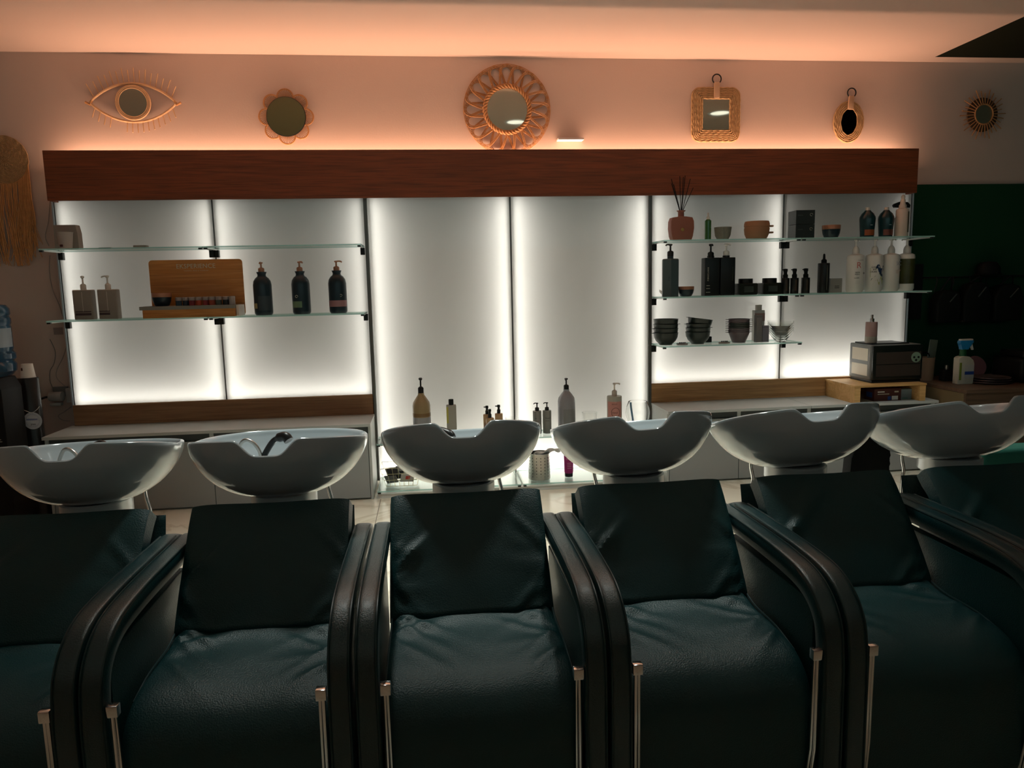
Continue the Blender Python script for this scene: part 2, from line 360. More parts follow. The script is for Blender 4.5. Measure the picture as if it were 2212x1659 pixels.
# ------------------------------------------------------------------ glass shelves
def shelf(x0, x1, z, yf, label, th=.009, y0=-.006, cl=True):
    o = thing('glass_shelf', label, 'shelf', ((x0+x1)/2, y0, z), group='glass shelves on the lit wall'); w = (x1-x0)/2
    bm = bmesh.new(); box(bm, (-w, yf-y0, -th), (w, 0, 0))
    for f in bm.faces: f.material_index = 0 if abs(f.normal.z) > .5 else 1
    bm.normal_update()
    for f in bm.faces: f.material_index = 0 if abs(f.normal.z) > .5 else 1
    obj('pane', bm, [M_shelf, M_shelfedge], o, False)
    for s in (-1, 1):
        bx = s*(w-.012)
        obj('bracket_arm', bbox((bx-.004, yf-y0+.02, -th-.006), (bx+.004, 0, -th)), M_steel, o, False)
        if cl: obj('clamp', bbox((bx-.014, -.03, -th-.05), (bx+.014, .0, -th-.004), .002), M_black, o)
        obj('end_clip', bbox((bx-.010, yf-y0+.002, -th-.010), (bx+.010, yf-y0+.02, -th)), M_black, o, False)
    return o
SH = {}
shelf(-2.315, -1.374, 1.622, -.27, 'upper left glass shelf holding the grey bag and paper cup')
shelf(-1.366, -.416, 1.622, -.27, 'empty upper glass shelf above the three dark pump bottles')
shelf(-2.315, -1.374, 1.190, -.27, 'lower left glass shelf under the taupe bottles')
shelf(-1.366, -.416, 1.190, -.27, 'glass shelf under the three dark pump bottles')
shelf(1.536, 2.481, 1.615, -.27, 'top right glass shelf holding the reed diffuser')
shelf(2.493, 3.44, 1.615, -.27, 'top right glass shelf holding the black boxes and teal bottles')
shelf(1.536, 2.481, 1.243, -.27, 'middle glass shelf holding the slate pump bottle')
shelf(2.493, 3.44, 1.243, -.27, 'middle glass shelf holding the white pump bottles')
shelf(1.536, 2.51, .917, -.27, 'low glass shelf holding the bowl stacks')
shelf(-.380, .552, .335, -.25, 'centre glass shelf holding the amber pump bottle')
shelf(.564, 1.508, .335, -.25, 'centre glass shelf holding the goblet and pink label bottle')
shelf(-.380, .552, .052, -.37, 'bottom glass shelf holding the wire basket', y0=-.01, cl=False)
shelf(.564, 1.508, .052, -.37, 'bottom glass shelf holding the perforated steel pot', y0=-.01, cl=False)
tag(obj('plinth', bbox((-.384, -.355, 0), (1.508, .0, .030), .001, 1), mat('white_laminate', (.74, .74, .71), .4), None, False), 'low white plinth under the bottom glass shelves', 'plinth')

# ------------------------------------------------------------------ shampoo chairs
def sweep(path, w, t, nf=41, nb=13, disp=None, e=7, x0=0, sg=1):
    "closed cushion: path of (y,z); half width w(s); thickness t(s); front side is displaced by disp(x,s)"
    bm = bmesh.new(); N = len(path); rings = []
    P = [Vector((0, y, z)) for y, z in path]; L = [0]
    for a, b in zip(P, P[1:]): L.append(L[-1] + (b-a).length)
    for i, p in enumerate(P):
        s = L[i]/L[-1]; tan = (P[min(i+1, N-1)] - P[max(i-1, 0)]).normalized(); nrm = Vector((0, tan.z, -tan.y))*sg
        ww, tt = w(s), t(s); ring = []
        cap = min(1, min(i, N-1-i)/2.0); cap = .55 + .45*math.sqrt(min(1, cap)) if N > 6 else 1
        for k in range(nf):
            u = -1 + 2*k/(nf-1); u = math.sin(u*PI/2)*.35 + u*.65; n = (max(0, 1-abs(u)**e))**(1/e)*tt/2*cap
            d = disp(u*ww, s)*max(0, 1-abs(u)**12) if disp else 0
            ring.append(bm.verts.new(p + Vector((x0+u*ww, 0, 0)) + nrm*(n+d)))
        for k in range(1, nb-1):
            u = 1 - 2*k/(nb-1); n = (max(0, 1-abs(u)**e))**(1/e)*tt/2*cap
            ring.append(bm.verts.new(p + Vector((x0+u*ww, 0, 0)) - nrm*n))
        rings.append(ring)
    m = len(rings[0])
    for A, B in zip(rings, rings[1:]):
        for k in range(m): bm.faces.new((A[k], A[(k+1) % m], B[(k+1) % m], B[k]))
    bm.faces.new(rings[0][::-1]); bm.faces.new(rings[-1]); return bm
def dense(pts, n=8): return [(v.x, v.y) for v in bez([(a, b, 0) for a, b in pts], n)]
YC = -2.98   # chair origin
def folds(seed, amp):
    rnd = random.Random(seed); F = []
    for sd in (-1, 1):
        for _ in range(13):
            F.append((sd, rnd.uniform(-.10, .16), rnd.uniform(-1.1, 1.1), rnd.uniform(.007, .014), rnd.uniform(.4, 1)*amp, rnd.uniform(.06, .16)))
    return F
def fold_fn(F, length, s_c, soft):
    # (side, start along the seam, slope, width, height, reach); v = distance from the crease
    def d(x, s):
        v = (s - s_c)*length; h = 0
        for sd, v0, sl, wd, am, rc in F:
            q = (sd*.235 - x)*sd        # distance from that side
            if q < 0 or q > rc*2: continue
            c = v0 + sl*q
            h += am*math.exp(-((v-c)/(wd + q*.10))**2)*math.exp(-(q/rc)**2)*min(1, q/.02)
        h += soft*math.sin(x*17+1.3)*math.sin(v*14+.4)
        return h
    return d
def basin_mesh():
    bm = bmesh.new(); n = 160; H = .17
    def rimz(a):       # a: -pi/2 is the front
        x = math.cos(a); y = math.sin(a)
        front = max(0, -y)
        z = .17 + .045*front**.8 if y < 0 else .17 - .015*y
        X = .27*x
        if y < 0:
            q = abs(X)
            if q < .10:
                k = max(0, min(1, (q-.026)/.050)); k = .5*k+.5*k*k*(3-2*k)
                z = (.165)*(1-k) + z*k
        return z
    def prof(d):      # radius factor against depth below the tip level (0..1)
        T_ = [(-.4, 1.0), (0, 1.0), (.15, .985), (.35, .93), (.55, .845), (.72, .74), (.85, .62), (.94, .50), (1.0, .37)]
        for (a, ra), (b, rb) in zip(T_, T_[1:]):
            if d <= b: k = (d-a)/(b-a); return ra + (rb-ra)*k
        return .37
    outer = []; K = 16
    for j in range(K+1):
        f = j/K; ring = []
        for i in range(n):
            a = 2*PI*i/n; zr = rimz(a); z = zr*(1-f)**1.0; d = (H - z)/H
            r = prof(d); e = .86
            cx = math.copysign(abs(math.cos(a))**e, math.cos(a)); cy = math.copysign(abs(math.sin(a))**e, math.sin(a))
            ry = .225 if cy < 0 else .255
            ring.append(bm.verts.new((.272*cx*r, ry*cy*r + .0, z)))
        outer.append(ring)
    inner = []
    for j in range(K+1):
        f = j/K; ring = []
        for i in range(n):
            a = 2*PI*i/n; zr = rimz(a) + .004; z = zr - (zr-.035)*f; d = (H - z)/H
            r = prof(min(d, .93))*(.955 - .10*f) if f > 0 else prof(d)*.965
            if f > .8: r *= 1-(f-.8)*4.6
            e = .86; cx = math.copysign(abs(math.cos(a))**e, math.cos(a)); cy = math.copysign(abs(math.sin(a))**e, math.sin(a))
            ry = .225 if cy < 0 else .255
            ring.append(bm.verts.new((.272*cx*r, ry*cy*r, z)))
        inner.append(ring)
    for R in (outer, inner):
        for A, B in zip(R, R[1:]):
            for i in range(n): bm.faces.new((A[i], A[(i+1) % n], B[(i+1) % n], B[i]))
    for i in range(n): bm.faces.new((outer[0][i], outer[0][(i+1) % n], inner[0][(i+1) % n], inner[0][i]))
    bm.faces.new(outer[-1]); bm.faces.new(inner[-1][::-1]); return bm
def make_chair():
    r = bpy.data.objects.new('shampoo_chair', None); C.objects.link(r); r.empty_display_size = .2
    Y = lambda y: y - YC
    # backrest
    path = dense([(Y(-3.005), .405), (Y(-2.955), .47), (Y(-2.875), .56), (Y(-2.80), .640), (Y(-2.755), .678)], 9)
    F = [(sd, abs(v), sl, wd, am, rc) for sd, v, sl, wd, am, rc in folds(3, .0065)]
    obj('backrest', sweep(path, lambda s: .236, lambda s: .055+.055*s, nf=61, disp=fold_fn(F, .36, .10, .0028), e=9, sg=-1), M_leather, r)
    obj('bolster', sweep(dense([(Y(-2.72), .50), (Y(-2.685), .58), (Y(-2.665), .655)], 6), lambda s: .230, lambda s: .08, nf=17, nb=17, e=3, sg=-1), M_leather, r)
    # seat
    path = dense([(Y(-2.940), .425), (Y(-2.985), .395), (Y(-3.07), .378), (Y(-3.20), .380), (Y(-3.30), .372), (Y(-3.36), .335), (Y(-3.378), .26), (Y(-3.375), .06)], 10)
    F2 = folds(11, .010)
    obj('seat', sweep(path, lambda s: .232, lambda s: .07, nf=81, disp=fold_fn([(a, abs(b)*1.6+.0, c, d_, e_, f) for a, b, c, d_, e_, f in F2], .70, .06, .0035), e=9), M_leather, r)
    for s in (-1, 1):
        obj('piping', T([(s*.229, y-.006, z+.034) for y, z in dense([(Y(-2.985), .395), (Y(-3.07), .378), (Y(-3.20), .378), (Y(-3.30), .362)], 5)] , .003, 6), M_pipe, r)
        ap = dense([(Y(-2.70), .587), (Y(-2.95), .592), (Y(-3.18), .592), (Y(-3.31), .578), (Y(-3.385), .53), (Y(-3.41), .45), (Y(-3.415), .30), (Y(-3.415), .02)], 7)
        a = obj('armrest', sweep(ap, lambda q: .0275, lambda q: .055, nf=17, nb=9, e=4, x0=s*.263), M_arm, r)
        for e in (-1, 1):
            pts = []
            for i, (y, z) in enumerate(ap[:-1]):
                if i < 2: continue
                y2, z2 = ap[i+1]; tn = Vector((y2-y, z2-z)).normalized()
                pts.append((s*.263+e*.0225, y+tn.y*.0255, z-tn.x*.0255))
            obj('piping', T(pts, .0028, 6), M_pipe, a)
        obj('side_panel', bbox((s*.263-.016, Y(-3.36), .02), (s*.263+.014, Y(-2.84), .545), .004), M_leather, r)
        # chrome leg: clip, two slim rods
        l = obj('leg', T([(s*.226, Y(-3.425), .44), (s*.226, Y(-3.425), .20), (s*.222, Y(-3.40), .012)], .0045, 8), M_chrome, r)
        obj('rod', T([(s*.218, Y(-3.425), .44), (s*.217, Y(-3.422), .20), (s*.212, Y(-3.397), .012)], .0035, 8), M_chrome, l)
        obj('clip', bbox((s*.222-.012, Y(-3.434), .435), (s*.222+.012, Y(-3.414), .462), .003), M_chrome, l)
        obj('foot', bbox((s*.217-.018, Y(-3.42), 0), (s*.217+.018, Y(-3.38), .012), .002), M_blackmatte, l)
    obj('base_frame', bbox((-.232, Y(-3.35), .015), (.232, Y(-2.72), .335), .01), M_blackmatte, r)
    # pedestal and chrome collar
    bm = bmesh.new(); lathe(bm, [(.12, 0), (.12, .02), (.088, .05), (.085, .40), (.092, .655)], 40, (0, Y(-2.60), 0)); obj('pedestal', bm, mat('pedestal_grey', (.45, .46, .46), .3), r)
    bm = bmesh.new(); lathe(bm, [(.096, .650), (.104, .653), (.104, .699), (.098, .704)], 48, (0, Y(-2.60), 0)); obj('collar', bm, mat('satin_chrome', (.75, .76, .77), .3, metal=.45), r)
    obj('supply_pipe', T(bez([(.055, Y(-2.36), .74), (.056, Y(-2.36), .64), (.066, Y(-2.36), .58), (.062, Y(-2.36), .50), (.064, Y(-2.36), .0)], 6), .007, 10), M_chrome, r)
    return r
def tree_copy(o, parent=None):
    c = o.copy(); C.objects.link(c); c.parent = parent
    for ch in list(o.children): tree_copy(ch, c)
    return c
basin_me = None
def add_basin(r, roll, tilt, kind, sx=1.0):
    global basin_me
    if basin_me is None:
        b = obj('basin', basin_mesh(), M_ceram, r); basin_me = b.data
        sd = b.modifiers.new('smooth', 'SUBSURF'); sd.levels = 1; sd.render_levels = 1
    else:
        b = bpy.data.objects.new('basin', basin_me); C.objects.link(b); b.parent = r
        sd = b.modifiers.new('smooth', 'SUBSURF'); sd.levels = 1; sd.render_levels = 1
    b.location = (0, -2.60-YC, .697); b.rotation_euler = (-math.radians(tilt), -math.radians(roll), 0); b.scale = (sx, 1, 1)
    bm = bmesh.new(); lathe(bm, [(.025, .0), (.024, .004), (.006, .005)], 24, (0, .0, .036)); obj('drain', bm, M_chrome, b)
    fx = -.085
    if kind:       # raised spray head with looping hose
        f = obj('spray_head', T(bez([(fx, .10, .075), (fx+.012, .10, .105), (fx+.045, .085, .150), (fx+.085, .06, .168), (fx+.10, .05, .155)], 6), .011, 12, rad=lambda i, a: .010+.006*(i > 14)), M_black, b)
        obj('faucet', T([(fx, .10, .05), (fx, .10, .08)], .014, 14), M_chrome, b)
        obj('hose', T(bez([(fx-.085, .12, .045), (fx-.085, .12, .10), (fx-.06, .11, .148), (fx-.03, .105, .145), (fx-.006, .10, .11), (fx-.004, .10, .06)], 6), .006, 10), M_steel, b)
    else:
        obj('spray_head', T(bez([(fx-.01, .15, .155), (fx+.01, .12, .165), (fx+.045, .09, .155), (fx+.055, .08, .14)], 6), .015, 12), M_black, b)
        obj('faucet', T([(fx-.01, .15, .05), (fx-.01, .15, .15)], .012, 12), M_chrome, b)
    return b
CX = [-1.08, -.497, .09, .675, 1.262, 1.85]
labsC = ['leftmost shampoo chair with white basin, cut by the left edge', 'second shampoo chair from left, basin with raised black spray hose',
         'third shampoo chair from left, basin in front of the amber pump bottle', 'fourth shampoo chair from left, basin in front of the goblet',
         'fifth shampoo chair from left, in front of the pine riser', 'rightmost shampoo chair with white basin, cut by the right edge']
first = make_chair()
chairs = [first] + [tree_copy(first) for _ in range(5)]
for i, (o, x, L) in enumerate(zip(chairs, CX, labsC)):
    o.location = (x, YC, 0); tag(o, L, 'salon chair', 'shampoo chairs with white basins')
    add_basin(o, (0, 0, .5, 2.4, 2.8, 2.8)[i], (3, 0, 7, 7, 7.5, 8)[i], (1, 1, 0, 0, 0, 0)[i], (.965, 1.02, .98, 1.01, 1.06, 1.09)[i])
    for ch in o.children:
        if ch.name.startswith('supply_pipe'): ch.location.x = (0, .05, .085, -.14, -.11, -.075)[i]

# ------------------------------------------------------------------ bottles
def patch(r, z0, z1, a0, a1, n=14, off=.0008, sy=1):
    "curved label on a round bottle; angles measured from the front (-y)"
    bm = bmesh.new(); R = r+off; A = []; B = []
    for k in range(n+1):
        a = math.radians(a0 + (a1-a0)*k/n); p = (R*math.sin(a), -R*math.cos(a)*sy)
        A.append(bm.verts.new((*p, z0))); B.append(bm.verts.new((*p, z1)))
    for k in range(n): bm.faces.new((A[k], A[k+1], B[k+1], B[k]))
    return bm
def pump(o, z, r, h, m, ang=0, head=.035, m2=None):
    "collar, stem and nozzle; ang: direction of the nozzle (0 = +x, -90 = to the front)"
    bm = bmesh.new()
    lathe(bm, [(r, 0), (r, h*.34), (r*.8, h*.40), (r*.45, h*.44), (r*.30, h*.46), (r*.28, h*.82), (r*.55, h*.86), (r*.7, h*.93), (r*.5, h*.99), (0, h)], 24, (0, 0, z))
    c = obj('pump', bm, m, o)
    a = math.radians(ang); d = Vector((math.cos(a), math.sin(a), 0))
    p0 = Vector((0, 0, z+h*.92))
    obj('nozzle', T([p0 - d*r*.5, p0 + d*head*.5 + Vector((0, 0, .002)), p0 + d*head*.85, p0 + d*head + Vector((0, 0, -.006))], r*.26, 10), m2 or m, c)
    return c
def round_body(o, r, h, m, kind='shoulder', sy=1, name='body'):
    P = {'shoulder': [(0, 0), (.9, 0), (1, .03), (1, .76), (.97, .83), (.80, .90), (.5, .96), (.40, .98), (.40, 1)],
         'flat': [(0, 0), (.95, 0), (1, .02), (1, .97), (.96, .995), (.35, 1)],
         'soft': [(0, 0), (.85, 0), (1, .06), (1, .90), (.93, .96), (.6, .99), (.4, 1)],
         'neck': [(0, 0), (.86, 0), (.98, .035), (1, .08), (1, .70), (.92, .79), (.70, .86), (.50, .89), (.44, .93), (.56, 1)],
         'taper': [(0, 0), (.82, 0), (.84, .02), (1, .68), (.97, .76), (.75, .88), (.42, .97), (.36, 1)]}[kind]
    bm = bmesh.new(); lathe(bm, [(r*a, h*b) for a, b in P], 40, sy=sy); return obj(name, bm, m, o)
def box_body(o, w, d, h, m, bev=.004, name='body'):
    return obj(name, bbox((-w/2, -d/2, 0), (w/2, d/2, h), bev, 3), m, o)

# --- left shelves
ZL = 1.190
for x, L, a in ((-2.142, 'taupe pump bottle nearer the wall end of lower left shelf', -75), (-1.996, 'taupe pump bottle with nozzle turned left, beside the wood display', 180)):
    o = thing('pump_bottle', L, 'bottle', (x+.003, -.14, ZL), group='taupe pump bottles')
    b = box_body(o, .113, .06, .182, M_taupe, .006); obj('shoulder', bbox((-.054, -.028, .178), (.054, .028, .184), .001, 1), M_cream, o, False)
    pump(o, .182, .017, .088, M_cream, a, .034)
    for z, h in ((.046, .006), (.026, .014)): obj('label', bbox((-.046 if a == -75 else -.052, -.0308, z), (.046 if a == -75 else .01, -.030, z+h)), mat('plum_ink', (.05, .025, .03), .6), o, False)
    obj('seam', bbox((-.001, -.0309, .05), (.001, -.030, .17)), M_cream, o, False)
for x, L, lc, (a0, a1), ang in ((-1.063, 'dark pump bottle with small yellow label, left of three', (.45, .36, .18), (-75, -28), -90), (-.825, 'dark pump bottle with green label, middle of three', (.14, .22, .13), (-62, 12), -50), (-.594, 'dark pump bottle with pink label, right of three', (.32, .17, .18), (-75, 75), 5)):
    o = thing('pump_bottle', L, 'bottle', (x+.004, -.14, ZL), group='dark pump bottles with bronze pumps')
    round_body(o, .057, .272, M_navy, 'neck'); pump(o, .272, .019, .062, M_copper, ang, .036)
    obj('label', patch(.0572, .042, .082 if ang != -90 else .075, a0, a1), mat('label_%d' % int(lc[0]*100), lc, .5), o)
    if ang == -90: obj('back_print', patch(.0572, .03, .12, -20, 60), mat('dim_print', (.03, .045, .055), .5), o)
    else:
        obj('emblem', T([(-.02+.009*math.cos(q/16*2*PI*1.0)*(1-q/40) + (.045 if ang == 5 else 0), -.0555 if ang != 5 else -.052, .112+.009*math.sin(q/16*2*PI)*(1-q/40)) for q in range(16)], .0012, 5), M_pale, o)
# wooden brand display
o = thing('brand_display', 'wooden display stand with curved back board on lower left shelf', 'display stand', (-1.478, -.16, ZL))
bm = bmesh.new(); prism(bm, rrect(.575, .360, .022, 6, 0, .180), .090, .098); obj('back_board', bm, M_disp, o, False)
obj('base', bbox((-.285, -.085, 0), (.265, .085, .052), .001, 1), M_disp, o, False)
obj('top_plate', bbox((-.298, -.098, .050), (.268, .088, .072), .002, 2), mat('grey_top_plate', (.20, .19, .165), .5), o, False)
obj('end_block', bbox((.268, -.06, .002), (.284, .088, .070), .001, 1), M_cream, o, False)
text('EKSPERIENCE', .040, M_pale, o, (.0, .0895, .318), space=1.02)
text('THERMAL MUD & VITAMINS', .0085, M_pale, o, (.0, .0895, .290), space=1.5)
ZT = ZL + .072
def two_tone_bowl(x, y, z, w, h, L, c_in=M_copper):
    o = thing('treatment_bowl', L, 'bowl', (x, y, z), group='navy bowls with copper rims')
    r = w/2
    bm = bmesh.new(); lathe(bm, [(0, 0), (r*.62, 0), (r*.72, h*.05), (r*.90, h*.35), (r*.98, h*.68), (r*.93, h*.67), (r*.85, h*.35), (r*.6, h*.10), (0, h*.10)], 36, caps=False); obj('body', bm, M_navy, o)
    bm = bmesh.new(); lathe(bm, [(r*.98, h*.68), (r, h*.98), (r*.98, h), (r*.94, h*.98), (r*.93, h*.67)], 36, caps=False); obj('rim', bm, c_in, o)
two_tone_bowl(-1.668, -.17, ZT, .116, .082, 'navy bowl with copper rim on the wooden display')
jc = [((.05, .09, .12), 'grey blue'), ((.04, .06, .08), 'dark blue'), ((.30, .05, .06), 'wine red'), ((.42, .08, .04), 'brick red'), ((.36, .05, .06), 'crimson'), ((.42, .09, .06), 'orange red'), ((.10, .13, .11), 'grey green'), ((.04, .05, .05), 'near black'), ((.45, .43, .42), 'clear')]
for k, (c, n) in enumerate(jc):
    o = thing('sample_jar', 'tiny %s sample jar in the row on the wooden display' % n, 'jar', (-1.566+.0405*k, -.175 + .006*math.sin(k*2), ZT), group='sample jars on the display')
    bm = bmesh.new(); lathe(bm, [(0, 0), (.018, 0), (.019, .003), (.019, .030), (.017, .032)], 20); obj('body', bm, mat('jar_%d' % k, c, .2, spec=.6), o)
    bm = bmesh.new(); lathe(bm, [(.0196, .031), (.0196, .050), (.017, .053), (0, .053)], 20); obj('lid', bm, mat('clear_lid', (.38, .33, .31), .25), o)
# upper left shelf
o = thing('paper_bag', 'grey paper bag standing at wall end of upper left shelf', 'bag', (-2.212, -.10, 1.622))
bm = bmesh.new(); prism(bm, [(-.074, 0), (.068, 0), (.066, .10), (.058, .150), (-.070, .150)], -.03, .03); bevel(bm, .003); obj('body', bm, mat('grey_paper', (.30, .26, .23), .8), o, False)
o = thing('paper_cup', 'pale cup with tiny dark logo in front of the grey bag', 'cup', (-2.195, -.185, 1.622))
bm = bmesh.new(); lathe(bm, [(0, 0), (.034, 0), (.045, .098), (.047, .101), (.044, .101), (.032, .006), (0, .006)], 32, caps=False); obj('body', bm, mat('cup_pale', (.42, .36, .33), .6), o)
obj('logo', patch(.0365, .012, .026, -35, 0), mat('dark_red_ink', (.08, .02, .02), .6), o)
o = tag(obj('clip', bbox((-2.02, -.16, 1.622), (-1.945, -.12, 1.630), .003), M_black), 'thin black clip lying on upper left shelf', 'clip')
tag(obj('soap_block', bbox((-1.812, -.17, 1.622), (-1.735, -.12, 1.640), .004), mat('dull_grey', (.22, .21, .18), .6)), 'small flat grey block on upper left shelf', 'block')

# --- right upper shelf
Z1, Z2, Z3 = 1.615, 1.243, .917
o = thing('reed_diffuser', 'terracotta reed diffuser with black reeds on top right shelf', 'diffuser', (1.688, -.16, Z1))
M_terra = mat('terracotta', (.30, .11, .075), .55)
bm = bmesh.new(); pts = [(-.062, 0), (.062, 0), (.072, .03), (.080, .08), (.078, .125), (.068, .150), (.022, .156), (-.022, .156), (-.068, .150), (-.078, .125), (-.080, .08), (-.072, .03)]
prism(bm, pts, -.035, .035); bevel(bm, .004, 2); obj('body', bm, M_terra, o)
bm = bmesh.new(); lathe(bm, [(.022, .152), (.020, .160), (.020, .188), (.029, .193), (.029, .197), (.014, .197), (.012, .16)], 24, caps=False); obj('neck', bm, M_terra, o)
bm = bmesh.new(); lathe(bm, [(.012, 0), (.012, .002), (.009, .003), (0, .003)], 24, M=Matrix.Translation((0, -.035, .070)) @ Matrix.Rotation(PI/2, 4, 'X')); obj('seal', bm, mat('brass_seal', (.40, .25, .08), .4, metal=.6), o)
for dx, dz in ((-.075, .40), (-.045, .37), (-.01, .42), (.012, .415), (.055, .40), (.030, .425), (.080, .345), (-.062, .375)):
    obj('reed', T([(dx*.08, 0, .10), (dx*.12, .0, .19), (dx, .02*math.sin(dz*90), dz)], .0022, 6), M_blackmatte, o)
o = thing('spray_bottle', 'slim green spray bottle beside the reed diffuser', 'bottle', (1.884, -.14, Z1))
M_green = mat('green_glass', (.045, .16, .035), .2, spec=.6, trans=.2)
bm = bmesh.new(); lathe(bm, [(0, 0), (.021, 0), (.0215, .13), (.012, .138), (.010, .15)], 24); obj('body', bm, M_green, o)
bm = bmesh.new(); lathe(bm, [(.012, .138), (.012, .155), (.007, .158), (.006, .182), (0, .184)], 16); obj('cap', bm, M_cream, o)
o = thing('small_bowl', 'small grey ceramic bowl right of the green bottle', 'bowl', (1.988, -.14, Z1))
bm = bmesh.new(); r = .058; lathe(bm, [(0, 0), (r*.60, 0), (r*.64, .004), (r*.88, .03), (r, .085), (r*.94, .086), (r*.8, .03), (0, .008)], 36, caps=False); obj('body', bm, mat('grey_stoneware', (.20, .19, .155), .7, var=.2, vscale=60), o)
M_clay = mat('clay_brown', (.34, .17, .09), .6)
for k, L in ((0, 'lower of two stacked clay cups with side handles'), (1, 'upper of two stacked clay cups with side handles')):
    o = thing('clay_cup', L, 'cup', (2.228, -.14, Z1 + k*.045), group='stacked clay cups')
    r = .084 - .003*k*0; h = .085 - .01*k
    bm = bmesh.new(); lathe(bm, [(0, 0), (r*.68, 0), (r*.80, .008), (r*.95, .035), (r, .07 if not k else .06), (r*.96, h), (r*.90, h), (r*.9, .035), (r*.7, .010), (0, .008)] if not k else [(r*.90, .034), (r*1.0, .042), (r*.99, .062), (r*.93, .076), (r*.88, .076), (r*.86, .042), (r*.86, .034)], 40, caps=False); obj('body', bm, M_clay, o)
    obj('handle', bbox((r*.9, -.012, .040 if k == 0 else .038), (r+.032, .012, .052 if k == 0 else .050), .004), M_clay, o)
for k, L in ((0, 'lower black cube box on top right shelf'), (1, 'upper black cube box stacked on the lower one')):
    o = thing('product_box', L, 'box', (2.548, -.135, Z1 + k*.0945), math.radians(-4), group='stacked black boxes')
    obj('carton', bbox((-.065, -.065, 0), (.065, .065, .093), .0015, 1), mat('black_card', (.012, .018, .017), .5), o, False)
    obj('emblem', T([(.040+.009*math.cos(q/14*1.7*PI), -.0658, .062+.009*math.sin(q/14*1.7*PI)) for q in range(15)], .0009, 5), M_pale, o)
    obj('print_line', bbox((-.052, -.0656, .058), (-.018, -.065, .061)), mat('dim_ink', (.08, .1, .09), .6), o, False)
two_tone_bowl(2.764, -.14, Z1, .122, .088, 'navy bowl with copper rim on top right shelf')
for x, L, lc in ((3.026, 'teal bottle with orange band, left of the pair', (.30, .075, .02)), (3.163, 'teal bottle with brown band, right of the pair', (.16, .05, .035))):
    o = thing('refill_bottle', L, 'bottle', (x, -.14, Z1), group='teal round shouldered bottles')
    round_body(o, .052, .185, mat('teal_plastic', (.008, .035, .042), .25, spec=.5), 'taper')
    bm = bmesh.new(); lathe(bm, [(.016, .184), (.016, .203), (.014, .205), (0, .205)], 20); obj('cap', bm, M_cream, o)
    obj('label', patch(.0462, .014, .055, -50, 50), mat('band_%d' % int(lc[0]*100), lc, .5), o); obj('emblem', bbox((-.008, -.0515, .082), (.008, -.050, .085)), M_label, o, False)
o = thing('pump_bottle', 'cream pump bottle with locked pump at end of top right shelf', 'bottle', (3.262, -.17, Z1))
round_body(o, .042, .195, mat('cream_pink', (.62, .50, .43), .45), 'soft')
bm = bmesh.new(); lathe(bm, [(.026, .192), (.024, .215), (.018, .222), (.016, .250), (.012, .256), (.014, .275), (.006, .285), (0, .285)], 24); obj('pump', bm, M_cream, o)
obj('barcode_label', patch(.0422, .03, .17, 18, 62), mat('olive_print', (.10, .085, .05), .6), o)
o = thing('trigger_bottle', 'grey spray bottle with black trigger behind the cream pump bottle', 'bottle', (3.325, -.07, Z1))
round_body(o, .046, .165, mat('grey_clear', (.20, .21, .19), .35), 'shoulder')
bm = bmesh.new(); prism(bm, [(-.014, .16), (.014, .16), (.016, .20), (.022, .212), (.052, .205), (.056, .225), (.035, .245), (-.02, .25), (-.062, .235), (-.07, .222), (-.06, .208), (-.016, .212)], -.012, .012); bevel(bm, .003); obj('trigger', bm, M_black, o)

# --- right middle shelf
o = thing('pump_bottle', 'slate blue faceted pump bottle at left of middle right shelf', 'bottle', (1.617, -.16, Z2), math.radians(8))
bm = bmesh.new(); lathe(bm, [(0, 0), (.058, 0), (.060, .003), (.060, .245), (.055, .252), (.022, .254), (.022, .272), (0, .272)], 6, rot=math.radians(10)); obj('body', bm, mat('slate_plastic', (.055, .085, .095), .45), o, False)
pump(o, .270, .021, .082, mat('black_brown', (.012, .008, .006), .4), 172, .032)
text('FIBRE', .012, mat('navy_ink', (.02, .04, .07), .5), o, (-.038, -.056, .12), roty=PI/2)
tag(obj('small_dish', (lambda b: (lathe(b, [(0, 0), (.020, .002), (.026, .008), (.024, .010), (0, .004)], 24, caps=False, M=Matrix.Translation((1.578, -.085, Z2+.022)) @ Matrix.Rotation(math.radians(50), 4, 'Y')), b)[1])(bmesh.new()), M_white), 'small pale dish leaning behind the slate bottle', 'dish')
two_tone_bowl(1.731, -.15, Z2, .108, .066, 'small navy bowl with copper rim beside the slate bottle')
for x, L, pm, ang in ((1.906, 'tall black pump bottle with black pump on middle right shelf', M_black, -90), (2.015, 'tall black bottle with white pump on middle right shelf', M_white, 12)):
    o = thing('pump_bottle', L, 'bottle', (x, -.14, Z2), group='tall black square bottles')
    box_body(o, .104, .075, .255, M_black, .006)
    bm = bmesh.new(); lathe(bm, [(.024, .252), (.024, .268)], 24); obj('neck', bm, M_black, o)
    pump(o, .266 if ang > 0 else .254, .021, .082 if ang > 0 else .094, pm, ang, .034)
    sx = -.030 if ang < 0 else .034
    text('FIBRECLINIX', .0135, M_pale if ang < 0 else mat('dim_green_ink', (.05, .07, .04), .6), o, (sx, -.0378, .145), roty=-PI/2, space=1.25)
    if ang < 0:
        for z, wd in ((.066, .024), (.047, .026), (.022, .030)): obj('print_line', bbox((sx-wd/2, -.0380, z), (sx+wd/2, -.0375, z+.003)), M_pale, o, False)
